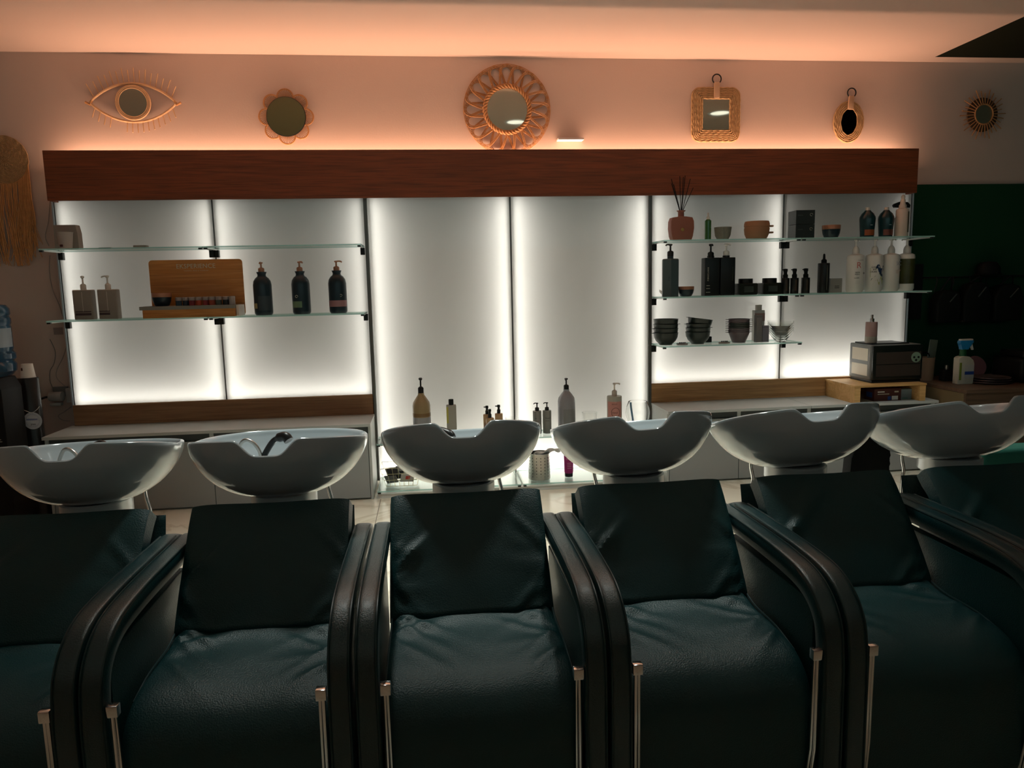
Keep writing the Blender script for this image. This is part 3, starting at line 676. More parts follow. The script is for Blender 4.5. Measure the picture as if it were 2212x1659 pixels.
for x, L in ((2.157, 'squat black jar right of the tall black bottles'), (2.328, 'squat black jar beside the three small black pumps')):
    o = thing('mask_jar', L, 'jar', (x, -.14, Z2), group='squat black jars')
    bm = bmesh.new(); prism(bm, rrect(.132, .078, .008, 3, 0, .039), -.05, .05); bevel(bm, .002, 1); obj('body', bm, mat('black_glass', (.010, .014, .010), .2, spec=.5), o)
    bm = bmesh.new(); lathe(bm, [(.047, .077), (.048, .080), (.048, .107), (.045, .110), (0, .110)], 32); obj('lid', bm, M_black, o)
    obj('label', bbox((-.03, -.0508, .018), (.035, -.0502, .058)), mat('dark_label', (.03, .04, .032), .5), o, False)
for x, L in ((2.442, 'small black pump bottle in front of the shelf joint'), (2.508, 'small black pump bottle, middle of three'), (2.590, 'small black pump bottle, right of three')):
    o = thing('serum_bottle', L, 'bottle', (x, -.14, Z2), group='small black pump bottles')
    round_body(o, .0285, .108, M_black, 'flat')
    bm = bmesh.new(); lathe(bm, [(.017, .107), (.017, .130), (.012, .134), (.012, .150), (.015, .152), (.015, .170), (0, .172)], 20); q = obj('pump', bm, M_blackmatte, o)
    obj('nozzle', bbox((-.024, -.005, .160), (-.01, .005, .167), .001, 1), M_blackmatte, q)
    obj('print_strip', patch(.0287, .02, .095, -22, 12), mat('brown_print', (.05, .03, .018), .5), o)
o = thing('applicator_bottle', 'black nozzle tip applicator bottle on middle right shelf', 'bottle', (2.717, -.145, Z2))
round_body(o, .039, .205, M_black, 'flat')
bm = bmesh.new(); lathe(bm, [(.018, .203), (.018, .225), (.009, .232), (.007, .262), (.004, .268), (0, .268)], 20); obj('nozzle', bm, M_blackmatte, o)
obj('stripe', bbox((.003, -.0402, .02), (.005, -.0392, .19)), mat('grey_line', (.2, .22, .2), .5), o, False)
o = thing('product_box', 'small grey box behind the black applicator bottle', 'box', (2.822, -.10, Z2))
obj('carton', bbox((-.045, -.03, 0), (.043, .03, .098), .001, 1), mat('grey_card', (.30, .29, .27), .7), o, False)
for k in range(2): obj('print_line', bbox((-.012, -.0307, .030+.012*k), (.022, -.030, .034+.012*k)), M_ink, o, False)
def white_pump(x, L, ang, w=.058):
    o = thing('pump_bottle', L, 'bottle', (x, -.14, Z2), group='white pump bottles at the right end')
    round_body(o, w, .262, M_white, 'soft')
    bm = bmesh.new(); lathe(bm, [(.024, .258), (.023, .290), (.017, .306), (.008, .316), (.0065, .348), (.010, .351), (.010, .358), (0, .360)], 24); c = obj('pump', bm, M_white, o)
    a = math.radians(ang); d = Vector((math.cos(a), math.sin(a), 0)); p = Vector((0, 0, .354))
    obj('nozzle', T([p-d*.018, p+d*.03+Vector((0, 0, .002)), p+d*.038+Vector((0, 0, -.004))], .0042, 8), M_white, c)
    return o
o = white_pump(2.951, 'white pump bottle with pink letter R on its label', 20)
M_pinkink = mat('pink_ink', (.55, .16, .14), .5)
text('R', .060, M_pinkink, o, (-.008, -.0582, .182), wrap=.058); text('bonacure', .010, mat('grey_ink', (.25, .24, .22), .5), o, (.004, -.0582, .219), wrap=.058)
text('REPAIR\nRESCUE', .013, M_ink, o, (-.012, -.0582, .128), wrap=.058); text('SHAMPOO', .010, M_ink, o, (-.014, -.0582, .096), wrap=.058); text('+', .03, M_ink, o, (.028, -.0582, .128), wrap=.058)
for k in range(3): text('____________', .006, mat('grey_ink', (.25, .24, .22), .5), o, (-.010, -.0582, .078-.008*k), wrap=.058)
o = white_pump(3.090, 'white pump bottle with large blue X and yellow label', -100)
o2 = bmesh.new()
def wrap_poly(bm, pts, r, off=.0009):
    n = len(pts); vs = []
    vs = [bm.verts.new((( r+off)*math.sin(x/r), -(r+off)*math.cos(x/r), z)) for x, z in pts]; bm.faces.new(vs)
M_blue = mat('deep_blue_ink', (.012, .035, .10), .4); M_lime = mat('lime_ink', (.42, .44, .16), .5); M_dgreen = mat('deep_green_ink', (.02, .07, .03), .4)
b2 = bmesh.new(); wrap_poly(b2, [(-.056, .165), (-.02, .16), (.003, .12), (-.03, .10), (-.056, .10)], .058, .0006)
wrap_poly(b2, [(-.01, .082), (.02, .110), (.036, .075), (.034, .05), (.004, .045)], .058, .0006); obj('yellow_print', b2, M_lime, o)
b2 = bmesh.new(); wrap_poly(b2, [(-.022, .165), (-.012, .186), (.003, .186), (.012, .160), (.004, .128)], .058)
wrap_poly(b2, [(.004, .128), (.012, .160), (.028, .160), (.036, .178), (.050, .178), (.048, .150), (.030, .128), (.044, .085), (.040, .078), (.018, .108)], .058); obj('blue_print', b2, M_blue, o)
b2 = bmesh.new(); wrap_poly(b2, [(.006, .128), (.018, .108), (-.018, .078), (-.05, .078), (-.045, .090), (-.022, .108)], .058); obj('green_print', b2, M_dgreen, o)
text('GOOD\nBYE\nORANGE', .0155, M_ink, o, (-.030, -.0582, .152), wrap=.058)
o = white_pump(3.213, 'white pump bottle with faint BC lettering', -80)
text('BC', .042, mat('blue_grey_ink', (.34, .36, .42), .5), o, (.018, -.0582, .190), wrap=.058); text('HYALURONIC\nMOISTURE\nKICK', .009, mat('rose_ink', (.50, .36, .33), .5), o, (.014, -.0582, .135), wrap=.058)
o = white_pump(3.330, 'white pump bottle with green gold sleeve at shelf end', 170, .054)
obj('sleeve', patch(.054, .050, .222, -110, 110, 24), mat('olive_gold_sleeve', (.055, .060, .018), .25, spec=.6, var=.6, vscale=14), o)

# --- low right shelf: bowls
def mix_bowl(x, y, z, r, h, m, L, group, tiltx=0, tab=None, rad=0):
    o = thing('mixing_bowl', L, 'bowl', (x, y, z), group=group)
    if tiltx: o.rotation_euler = (0, math.radians(tiltx), 0)
    bm = bmesh.new(); lathe(bm, [(0, 0), (r*.52, 0), (r*.54, .006), (r*.80, h*.32), (r*.95, h*.62), (r, h*.97), (r*1.03, h), (r*.98, h), (r*.90, h*.6), (r*.5, .01), (0, .01)], 36, caps=False); obj('body', bm, m, o)
    if tab is not None:
        a = math.radians(tab); d = Vector((math.cos(a), math.sin(a), 0))
        obj('tab', bbox((r*.98, -.010, h-.004), (r*1.18, .010, h-.001)), m, o, False, rot=(0, 0, a))
    return o
M_bowl = mat('black_green_plastic', (.016, .024, .020), .3, spec=.45); G = 'stacked black mixing bowls'
ord_ = ['bottom', 'second', 'third', 'top']
for k in range(4): mix_bowl(1.592, -.15, Z3+.0295*k, .083, .083 + (.004 if k == 3 else 0), M_bowl, '%s black bowl of the left stack on the low shelf' % ord_[k], G, tab=(180, 175, 0, None)[k])
for k in range(4): mix_bowl(1.818 + (.002*k), -.15, Z3+.0285*k + (.005 if k == 3 else 0), .083, .083, M_bowl, '%s black bowl of the right stack%s' % (ord_[k], ', tilted' if k == 3 else ' on the low shelf'), G, tiltx=(0, 0, 0, 8)[k], tab=(None, 0, 180, 180)[k])
M_mauve = mat('mauve_plastic', (.115, .085, .095), .35)
nm = ['bottom', 'second', 'third', 'fourth', 'fifth', 'sixth', 'seventh', 'top']
for k in range(8):
    o = thing('tint_bowl', '%s tint bowl from below in the tall mauve stack' % nm[k], 'bowl', (2.112, -.15, Z3+.0125*k), group='stacked tint bowls with tabs')
    r, h = .073, .075; mm = M_bowl if k in (3, 4, 5) else M_mauve
    bm = bmesh.new(); lathe(bm, [(0, 0), (.042, 0), (.046, .004), (r*.97, h*.93), (r, h), (r*.95, h), (r*.90, h*.9), (.040, .006), (0, .006)], 32, caps=False); obj('body', bm, mm, o)
    for s in (-1, 1): obj('tab', bbox((s*r*.97 if s > 0 else -r-.018, -.016, h-.005), (r+.018 if s > 0 else -r*.97, .016, h-.002)), M_mauve, o, False)
for k in range(5):
    o = thing('glass_bowl', ('bottom', 'second', 'third', 'fourth', 'top')[k]+' clear glass bowl from below in the stack by the shelf end', 'bowl', (2.413, -.15, Z3+.016*k), group='stacked glass bowls')
    r, h = .088, .078
    bm = bmesh.new(); lathe(bm, [(0, .003), (.034, .003), (.037, 0), (.039, .006), (.062, h*.45), (r*.98, h*.82), (r, h), (r*.965, h), (r*.94, h*.82), (.058, h*.45), (.034, .009), (0, .009)], 40, caps=False); obj('body', bm, M_glass, o)
for x, L in ((1.690, 'small round strainer lying between the black bowl stacks'), (1.987, 'small round strainer lying left of the mauve bowls')):
    o = thing('sink_strainer', L, 'strainer', (x, -.20, Z3), group='round strainers')
    bm = bmesh.new(); lathe(bm, [(0, .012), (.036, .010), (.040, .006), (.036, 0), (.0, .002)], 28, caps=False); obj('disc', bm, mat('grey_rubber', (.25, .24, .23), .5), o)
    for k in range(4): obj('stud', bbox((-.02+.012*k, -.004, .010), (-.013+.012*k, .004, .018), .001, 1), M_blackmatte, o, False)
tag(obj('black_stopper', bbox((1.905, -.085, Z3), (1.945, -.05, Z3+.042), .004), M_black), 'small black stopper behind the tilted bowl stack', 'stopper')
o = thing('pump_bottle', 'white bottle with pink band behind the grey cartons', 'bottle', (2.284, -.075, Z3))
obj('body', bbox((-.036, -.025, 0), (.036, .025, .215), .004), M_white, o); obj('band', bbox((-.0364, -.0256, .14), (.0364, -.024, .195)), mat('dusty_pink', (.42, .28, .26), .5), o, False)
obj('cap', bbox((-.018, -.016, .215), (.018, .016, .252), .003), M_cream, o)
for x, w, h, L, c in ((2.243, .042, .185, 'tall narrow grey carton beside the mauve bowls', (.20, .19, .20)), (2.290, .046, .112, 'short lilac grey carton beside the glass bowls', (.21, .20, .25))):
    o = thing('carton', L, 'box', (x, -.165, Z3)); obj('box', bbox((-w/2, -.02, 0), (w/2, .02, h), .001, 1), mat('card_%d' % int(h*1000), c, .7), o, False)
    obj('flap', bbox((-w/2+.001, -.0205, h-.012), (w/2-.001, -.0200, h-.010)), M_ink, o, False)

# --- right counter
ZC = .497
o = thing('pine_riser', 'pine slatted riser on the right counter', 'riser', (3.088, -.21, ZC))
for k in range(7): obj('slat', bbox((-.262, -.185+.054*k, .108), (.262, -.135+.054*k, .122), .001, 1), M_crate, o, False)
obj('leg', bbox((-.258, -.182, 0), (-.215, .185, .107), .001, 1), M_crate, o, False); obj('leg', bbox((.215, -.182, 0), (.258, .185, .107), .001, 1), M_crate, o, False)
ZR = ZC + .122
o = thing('sterilizer_cabinet', 'black front appliance box on the pine riser', 'appliance', (3.18, -.18, ZR))
obj('housing', bbox((-.185, -.115, .018), (.185, .14, .262), .010, 3), mat('grey_housing', (.20, .215, .22), .35), o)
for z0, z1 in ((.045, .125), (.150, .235)): obj('side_window', bbox((-.1868, -.085, z0), (-.1850, .105, z1), .0005, 1), mat('lit_look_paint', (.75, .70, .58), .4), o, False)  # side windows look lit through pale colour alone, nothing glows inside
d = obj('door', bbox((-.178, -.136, .020), (.186, -.116, .258), .006, 3), mat('smoked_door', (.010, .014, .012), .12, spec=.6), o)
for z0, z1 in ((.045, .125), (.130, .212)): obj('shelf_view', bbox((-.155, -.1372, z0), (.170, -.136, z1)), mat('smoked_shelf', (.045, .034, .028), .35), d, False)
q = []
bm = bmesh.new(); lathe(bm, [(0, 0), (.036, 0), (.036, .0012), (0, .0012)], 32, M=Matrix.Translation((.135, -.1372, .172)) @ Matrix.Rotation(PI/2, 4, 'X')); k_ = obj('sticker', bm, mat('mint_sticker', (.20, .30, .22), .6), d, False)
for (cx, cz, rr) in ((-.015, .0, .008), (.017, .0, .008), (.0, -.020, .009)):
    bm = bmesh.new(); lathe(bm, [(0, 0), (rr, 0), (rr, .0006), (0, .0006)], 16, M=Matrix.Translation((.135+cx, -.1386, .172+cz)) @ Matrix.Rotation(PI/2, 4, 'X')); obj('sticker_print', bm, M_black, d, False)
obj('base', bbox((-.18, -.13, 0), (.18, .13, .018), .003), M_black, o)
tag(obj('black_mat', bbox((3.02, -.26, ZR+.262), (3.30, -.06, ZR+.270), .003), M_black), 'thin black mat lying on top of the appliance box', 'mat')
o = thing('mist_bottle', 'pink mist bottle with chrome sprayer standing on the appliance box', 'bottle', (3.052, -.20, ZR+.270))
bm = bmesh.new(); lathe(bm, [(0, 0), (.037, 0), (.039, .004), (.039, .140), (.037, .146), (.012, .148)], 32); obj('body', bm, mat('pink_mist', (.46, .30, .29), .15, trans=.2), o)
bm = bmesh.new(); lathe(bm, [(.0393, .045), (.0393, .004)], 32, caps=False); obj('label', bm, mat('grey_print', (.33, .31, .26), .5), o)
bm = bmesh.new(); lathe(bm, [(.017, .146), (.017, .170), (.010, .172), (.010, .196), (0, .197)], 24); obj('sprayer', bm, M_chrome, o)
o = thing('product_box', 'red brown carton with blue and white labels under the riser', 'box', (3.105, -.28, ZC))
obj('carton', bbox((-.098, -.06, 0), (.098, .06, .084), .001, 1), mat('red_brown_card', (.085, .022, .016), .6), o, False)
for a, b, m in (((-.075, .060), (-.025, .068), M_label), ((-.075, .046), (.01, .051), M_pale), ((.048, .058), (.078, .068), M_pale), ((.03, .006), (.075, .034), M_label), ((.0, .006), (.024, .032), mat('blue_label', (.02, .07, .28), .5))):
    obj('print', bbox((a[0], -.0608, a[1]), (b[0], -.060, b[1])), m, o, False)
obj('print', bbox((-.0988, -.035, .022), (-.098, .035, .058)), mat('blue_label', (.02, .07, .28), .5), o, False)
o = thing('product_box', 'pale blue carton beside the red brown one under the riser', 'box', (3.262, -.28, ZC))
obj('carton', bbox((-.040, -.03, 0), (.040, .03, .072), .001, 1), mat('pale_blue_card', (.22, .30, .34), .6), o, False); obj('print', bbox((-.03, -.0306, .008), (.01, -.030, .013)), mat('teal_label', (.05, .25, .2), .5), o, False)
# far right counter
ZW = .60
o = thing('tool_cup', 'tan cup holding a comb and brush behind the appliance box', 'cup', (3.535, -.12, ZW))
bm = bmesh.new(); lathe(bm, [(0, 0), (.050, 0), (.056, .165), (.052, .165), (.046, .006), (0, .006)], 32, caps=False); obj('body', bm, mat('tan_plastic', (.36, .24, .16), .6), o)
t = thing('comb', 'pale comb standing in the tan cup', 'comb', (3.56, -.12, ZW+.06)); obj('spine', bbox((-.032, -.004, 0), (.028, .004, .23), .003), mat('smoke_clear', (.12, .16, .13), .4), t, rot=(0, .12, 0))
t = thing('hair_clip', 'black hair clip hooked on the rim of the tan cup', 'clip', (3.515, -.12, ZW+.17)); obj('body', T(bez([(-.03, 0, .01), (.0, 0, .03), (.03, 0, .02), (.04, 0, .0)], 5), .006, 8), M_blackmatte, t)
o = thing('small_flask', 'small dark square flask with steel cap beside the tan cup', 'bottle', (3.635, -.20, ZW)); obj('body', bbox((-.035, -.03, 0), (.035, .03, .085), .006), mat('dark_glass', (.02, .022, .02), .15, spec=.6), o)
bm = bmesh.new(); lathe(bm, [(.014, .084), (.014, .112), (0, .113)], 18); obj('cap', bm, M_steel, o)
o = thing('cleaner_spray', 'white cleaner spray bottle with blue and green trigger', 'bottle', (3.640, -.36, ZW))
bm = bmesh.new(); prism(bm, [(-.058, 0), (.052, 0), (.058, .01), (.058, .14), (.050, .165), (.020, .190), (-.022, .195), (-.045, .190), (-.058, .180)], -.028, .028); bevel(bm, .006, 2); obj('body', bm, mat('milky_plastic', (.52, .53, .45), .4), o)
bm = bmesh.new(); lathe(bm, [(.026, .188), (.022, .215), (.022, .24)], 24, (-.012, 0, 0), sy=.8); obj('neck', bm, mat('green_plastic', (.01, .09, .03), .35), o)
bm = bmesh.new(); prism(bm, [(-.034, .238), (.018, .238), (.026, .262), (.052, .285), (.052, .300), (-.045, .300), (-.048, .282), (-.034, .27)], -.017, .017); bevel(bm, .005, 2); h_ = obj('trigger_head', bm, mat('bright_blue', (.015, .22, .50), .35), o)
obj('head_cover', bbox((-.04, -.014, .298), (.050, .014, .310), .004), M_white, h_); bm = bmesh.new(); prism(bm, [(.034, .276), (.048, .282), (.062, .235), (.052, .232)], -.008, .008); bevel(bm, .002, 1); obj('lever', bm, M_white, h_)
obj('label', bbox((-.012, -.0292, .040), (.055, -.028, .135)), mat('pale_label', (.50, .52, .50), .5), o, False); obj('band', bbox((-.012, -.0300, .066), (.055, -.029, .088)), mat('royal_blue', (.02, .07, .33), .5), o, False)
obj('side_label', bbox((-.052, -.0292, .03), (-.036, -.028, .15)), mat('yellow_green', (.20, .26, .04), .5), o, False)
for k in range(3):
    o = thing('round_tray', ('bottom', 'middle', 'top')[k]+' round metal tray in the stack beside the cleaner spray', 'tray', (3.84+.01*k, -.34, ZW+.013*k), group='stacked round trays')
    bm = bmesh.new(); r = .150-.012*k; lathe(bm, [(0, 0), (r*.85, 0), (r, .012), (r*.99, .014), (r*.83, .004), (0, .004)], 40, caps=False); obj('disc', bm, mat('dull_tray', (.16, .13, .13), .35, metal=.4), o)
o = thing('powder_puff', 'dim pink round case leaning behind the trays', 'case', (3.90, -.14, ZW)); bm = bmesh.new(); lathe(bm, [(0, 0), (.070, 0), (.078, .012), (.070, .025), (0, .028)], 36, M=Matrix.Translation((0, 0, .085)) @ Matrix.Rotation(math.radians(75), 4, 'X')); obj('body', bm, mat('dim_pink', (.20, .10, .12), .6), o)
o = thing('hair_dryer_case', 'black hooded appliance at far right of the wooden counter', 'appliance', (4.20, -.31, ZW))
obj('body', bbox((-.20, -.14, 0), (.26, .14, .17), .03, 4), M_black, o); obj('upper_lid', bbox((-.16, -.10, .165), (.26, .12, .215), .015, 3), M_black, o)
obj('highlight_handle', T(bez([(.10, -.145, .10), (.14, -.16, .13), (.17, -.15, .17)], 5), .008, 8), M_steel, o)
for x, z in ((-.02, .07), (.04, .10)): obj('badge', bbox((x-.018, -.1425, z), (x+.018, -.139, z+.007)), M_label, o, False)

# wall rack with bags
o = thing('wall_rack', 'dark wall rail with upright board, nearly lost in shadow', 'coat rack', (3.95, .06, 1.33))
obj('board', bbox((-.45, -.02, -.30), (-.36, .02, .10), .003), M_blackmatte, o, False); obj('rail', T([(-.38, -.05, 0), (.5, -.05, 0)], .006, 8), M_black, o)
for k in range(5): obj('hook', T(bez([(-.28+.13*k, -.05, .006), (-.285+.13*k, -.07, -.03), (-.31+.13*k, -.08, -.10)], 5), .004, 6), M_black, o)
for x, w, h, L in ((3.72, .18, .28, 'black bag hanging leftmost on the dark rail'), (3.94, .20, .34, 'large black bag hanging in middle of the dark rail'), (4.19, .22, .32, 'black bag hanging rightmost on the dark rail')):
    o = thing('hanging_bag', L, 'bag', (x, -.03, 1.00), group='black bags on the rail')
    bm = bmesh.new(); prism(bm, [(-w/2, .0), (w/2, .01), (w/2+.01, h*.5), (w*.38, h*.8), (w*.1, h*.86), (-w*.3, h*.82), (-w/2-.005, h*.55)], -.05, .05); bevel(bm, .015, 3); obj('body', bm, M_blackmatte, o)
    obj('strap', T(bez([(-w*.25, 0, h*.8), (0, -.05, .33), (w*.25, 0, h*.8)], 6), .006, 6), M_blackmatte, o); obj('shine', T([(w*.0, -.052, h*.55), (w*.28, -.052, h*.75)], .004, 6), mat('shine_paint', (.06, .07, .065), .5), o)  # shine on each bag is a paler strip, the highlight put into colour
o = thing('black_hat', 'black round hat resting above the dark rail', 'hat', (4.07, 0, 1.34)); bm = bmesh.new(); lathe(bm, [(.11, 0), (.085, .012), (.080, .06), (.055, .092), (0, .10)], 28, sy=.8); obj('crown', bm, M_blackmatte, o)

# --- centre shelf
ZM = .335
o = thing('pump_bottle', 'large clear pump bottle with amber liquid on centre shelf', 'bottle', (-.082, -.13, ZM))
bm = bmesh.new(); r = .059; lathe(bm, [(0, 0), (r*.9, 0), (r, .01), (r, .225), (r*.92, .248), (r*.62, .275), (r*.36, .298), (r*.34, .31)], 36); obj('body', bm, mat('amber_clear', (.36, .27, .15), .12, spec=.6), o)
obj('liquid_line', patch(r, .155, .178, -88, 88, 24), mat('amber_dark', (.22, .13, .055), .2), o); obj('label', patch(r, .02, .150, -85, 85, 24), mat('lilac_grey_label', (.33, .34, .37), .5), o)
pump(o, .305, .019, .108, M_black, -75, .024)
o = thing('toner_bottle', 'white square bottle with black cap and yellow side print', 'bottle', (.116, -.13, ZM))
box_body(o, .066, .04, .222, mat('grey_white', (.40, .39, .35), .4), .006); obj('side_print', bbox((-.0325, -.0205, .10), (-.020, -.0198, .21)), mat('yellow_print', (.55, .50, .10), .5), o, False)
bm = bmesh.new(); lathe(bm, [(.017, .220), (.017, .256), (.015, .260), (0, .260)], 24); obj('cap', bm, M_black, o)
for x, y, h, L in ((.360, -.08, .135, 'rear small amber pump bottle of the left pair'), (.372, -.165, .125, 'front small amber dropper bottle of the left pair'), (.437, -.12, .145, 'small amber pump bottle nearest the centre seam')):
    o = thing('serum_bottle', L, 'bottle', (x, y, ZM), group='small amber bottles')
    k = .026
    bm = bmesh.new(); lathe(bm, [(0, 0), (k, 0), (k+.001, .004), (k+.001, h), (k*.9, h+.004), (.009, h+.005)], 28); obj('body', bm, mat('amber_small', (.50, .32, .17), .2, spec=.6), o)
    bm = bmesh.new(); lathe(bm, [(.012, h+.004), (.012, h+.028), (.008, h+.032), (.008, h+.045), (.011, h+.047), (.010, h+.062), (0, h+.064)], 18); c = obj('pump', bm, M_black, o)
    if y != -.165: obj('nozzle', bbox((-.022 if x < .4 else -.024, -.004, h+.050), (0, .004, h+.057), .001, 1), M_black, c)
    obj('label', patch(k+.001, .02, h*.62, -60, 60), mat('tiny_label', (.30, .17, .10), .5), o)
for x, L, lb in ((.698, 'small grey pump bottle, left of the pair right of the seam', 0), (.766, 'small grey pump bottle, right of the pair right of the seam', 1)):
    o = thing('pump_bottle', L, 'bottle', (x, -.13, ZM), group='small grey pump bottles')
    round_body(o, .0295, .158, mat('pale_grey_plastic', (.26, .27, .26), .4), 'flat'); pump(o, .157, .014, .056, M_black, 178, .022)
    text('Nioxin' if lb else 'N', .012, M_ink, o, (0 if lb else -.014, -.0297, .108), wrap=.0295)
    obj('print_line', patch(.0297, .088, .090, -30, 20), M_ink, o)
o = thing('pump_bottle', 'large pale grey pump bottle with black pump on centre shelf', 'bottle', (.902, -.13, ZM))
bm = bmesh.new(); r = .059; lathe(bm, [(0, 0), (r*.9, 0), (r, .01), (r, .215), (r*.92, .240), (r*.60, .268), (r*.34, .285), (r*.33, .298)], 36); obj('body', bm, mat('smoky_plastic', (.30, .31, .35), .25), o)
obj('label', patch(r, .02, .168, -30, 85, 20), mat('grey_label', (.22, .23, .24), .5), o); pump(o, .295, .018, .080, M_black, -110, .028)
o = thing('tumbler', 'clear glass tumbler right of the large grey pump bottle', 'glass', (1.062, -.13, ZM)); bm = bmesh.new(); lathe(bm, [(0, .006), (.040, .004), (.042, 0), (.052, .132), (.050, .132), (.040, .010), (0, .010)], 36, caps=False); obj('body', bm, M_glass, o)
o = thing('tumbler', 'clear glass tumbler standing at the centre seam', 'glass', (.525, -.13, ZM)); bm = bmesh.new(); lathe(bm, [(0, .006), (.034, .004), (.036, 0), (.045, .118), (.043, .118), (.034, .010), (0, .010)], 36, caps=False); obj('body', bm, M_glass, o)
o = thing('pump_bottle', 'pale pump bottle with pink label on centre shelf', 'bottle', (1.237, -.13, ZM))
round_body(o, .051, .240, mat('pale_green_white', (.42, .43, .38), .4), 'flat'); pump(o, .240, .018, .090, M_cream, 5, .040)
obj('label', patch(.051, .03, .205, -75, 48, 20), mat('pink_label', (.60, .28, .25), .5), o)
text('REVLON', .012, mat('dark_rose_ink', (.16, .06, .06), .5), o, (-.008, -.0524, .188), wrap=.0522); text('MASK', .017, mat('dark_rose_ink', (.16, .06, .06), .5), o, (-.006, -.0524, .128), wrap=.0522)
bm = bmesh.new(); n = 26; pts = []
for q in range(n):
    a = 2*PI*q/n; x = .030*math.cos(a)-.004; pts.append((.0526*math.sin(x/.0526), -.0526*math.cos(x/.0526), .130+.032*math.sin(a)))
tube(bm, pts, .0012, 5, True); obj('ring_print', bm, M_ink, o)
o = thing('goblet', 'large round clear glass bowl beside the right upright', 'glass', (1.402, -.13, ZM))
bm = bmesh.new(); lathe(bm, [(0, .004), (.030, .004), (.034, 0), (.060, .03), (.080, .085), (.084, .115), (.078, .155), (.066, .192), (.064, .194), (.075, .155), (.080, .115), (.076, .085), (.056, .034), (0, .012)], 44, caps=False); obj('body', bm, M_glass, o)
t = thing('blue_brush', 'blue handled brush standing inside the round glass', 'brush', (1.375, -.13, ZM+.02)); obj('handle', T([(0, 0, .0), (-.022, .02, .165)], .007, 10), mat('light_blue_clear', (.25, .48, .75), .3), t); obj('tip', T([(0, 0, 0), (.045, -.01, .02)], .006, 8), M_black, t)
# --- bottom shelf
ZB = .052
o = thing('wire_basket', 'gold wire basket holding sachets on bottom shelf', 'basket', (-.228, -.20, ZB))
Mw = mat('pale_gold_wire', (.55, .50, .30), .3, metal=.8)
for z, sx, sy in ((.002, .100, .070), (.045, .112, .080), (.088, .124, .090), (.128, .134, .098)):
    obj('wire_ring', T([(sx, sy, z), (-sx, sy, z), (-sx, -sy, z), (sx, -sy, z)], .0016, 6, True), Mw, o)
for k in range(8):
    x = -1 + 2*k/7
    for s in (-1, 1): obj('wire_rib', T([(x*.100, s*.070, .002), (x*.134, s*.098, .128)], .0012, 5), Mw, o)
    obj('wire_rib', T([(x*.100, -.07, .002), (x*.100, .07, .002)], .0012, 5), Mw, o)
for k in range(6):
    a = (-.5, .3, -.2, .6, .1, -.35)[k]; t = thing('sachet', ['grey sachet leaning left in the wire basket', 'white sachet with red dot in the wire basket', 'dark sachet low in the wire basket', 'grey sachet at right of the wire basket', 'pale sachet at back of the wire basket', 'black sachet poking from the wire basket'][k], 'sachet', (-.228 + (-.06, .03, -.02, .07, .0, -.05)[k], -.20 + (.0, -.03, .01, .01, .05, -.04)[k], ZB+.006+.012*k), group='sachets in the basket')
    t.rotation_euler = (.35, a*.4, a)
    obj('foil', bbox((-.045, -.003, 0), (.045, .003, .060), .002), mat('sachet_%d' % (k % 3), ((.22, .22, .21), (.55, .53, .51), (.03, .03, .035))[k % 3], .4), t)
    if k == 1: obj('dot', bbox((-.012, -.0040, .018), (.018, -.003, .046), .0005, 1), mat('red_dot', (.60, .06, .05), .5), t, False)
o = thing('perforated_pot', 'perforated steel pot on bottom shelf', 'pot', (.690, -.245, ZB))
bm = bmesh.new(); lathe(bm, [(0, 0), (.072, 0), (.074, .003), (.072, .170), (.074, .176), (.070, .176), (.069, .006), (0, .006)], 44, caps=False); obj('body', bm, M_steel, o)
bm = bmesh.new()
for j in range(7):
    for i in range(16):
        a = 2*PI*(i+(j % 2)*0)/16; MM = Matrix.Rotation(a, 4, 'Z') @ Matrix.Translation((.0728, 0, .024+.021*j)) @ Matrix.Rotation(PI/2, 4, 'Y'); lathe(bm, [(0, 0), (.0034, 0), (.0034, .0008), (0, .0008)], 8, M=MM)
obj('perforations', bm, M_blackmatte, o, False)['kind'] = 'stuff'
t = thing('white_cloth', 'white cloth sticking out of the perforated pot', 'cloth', (.690, -.245, ZB+.12)); bm = bmesh.new()
tube(bm, bez([(-.04, 0, .03), (-.02, 0, .05), (.03, -.01, .055), (.08, -.01, .072), (.12, -.02, .070), (.14, -.02, .064)], 6), .012, 10, rad=lambda i, a: .010+.005*math.sin(i*.7+a*2)); obj('fold', bm, M_white, t)
o = thing('cream_tube', 'magenta cream tube standing on black cap on bottom shelf', 'tube', (.893, -.235, ZB)); bm = bmesh.new()
for_ = [(.0, 0)]
rings = lathe(bm, [(.028, .024), (.030, .03), (.033, .12), (.036, .215), (.038, .232)], 28)
for j, ring in enumerate(rings):
    k = (1, 1, .7, .28, .06)[j]
    for v in ring: v.co.y *= k
obj('body', bm, mat('magenta_plastic', (.36, .018, .16), .35), o); bm = bmesh.new(); lathe(bm, [(0, 0), (.027, 0), (.028, .024), (0, .025)], 28); obj('cap', bm, M_black, o)
text('CUREX', .014, mat('pink_print', (.70, .35, .5), .5), o, (-.002, -.031, .125)); 
for k in range(4): obj('print_line', bbox((-.016, -.0318, .060+.012*k), (.014, -.030, .0625+.012*k)), mat('pink_print', (.70, .35, .5), .5), o, False)

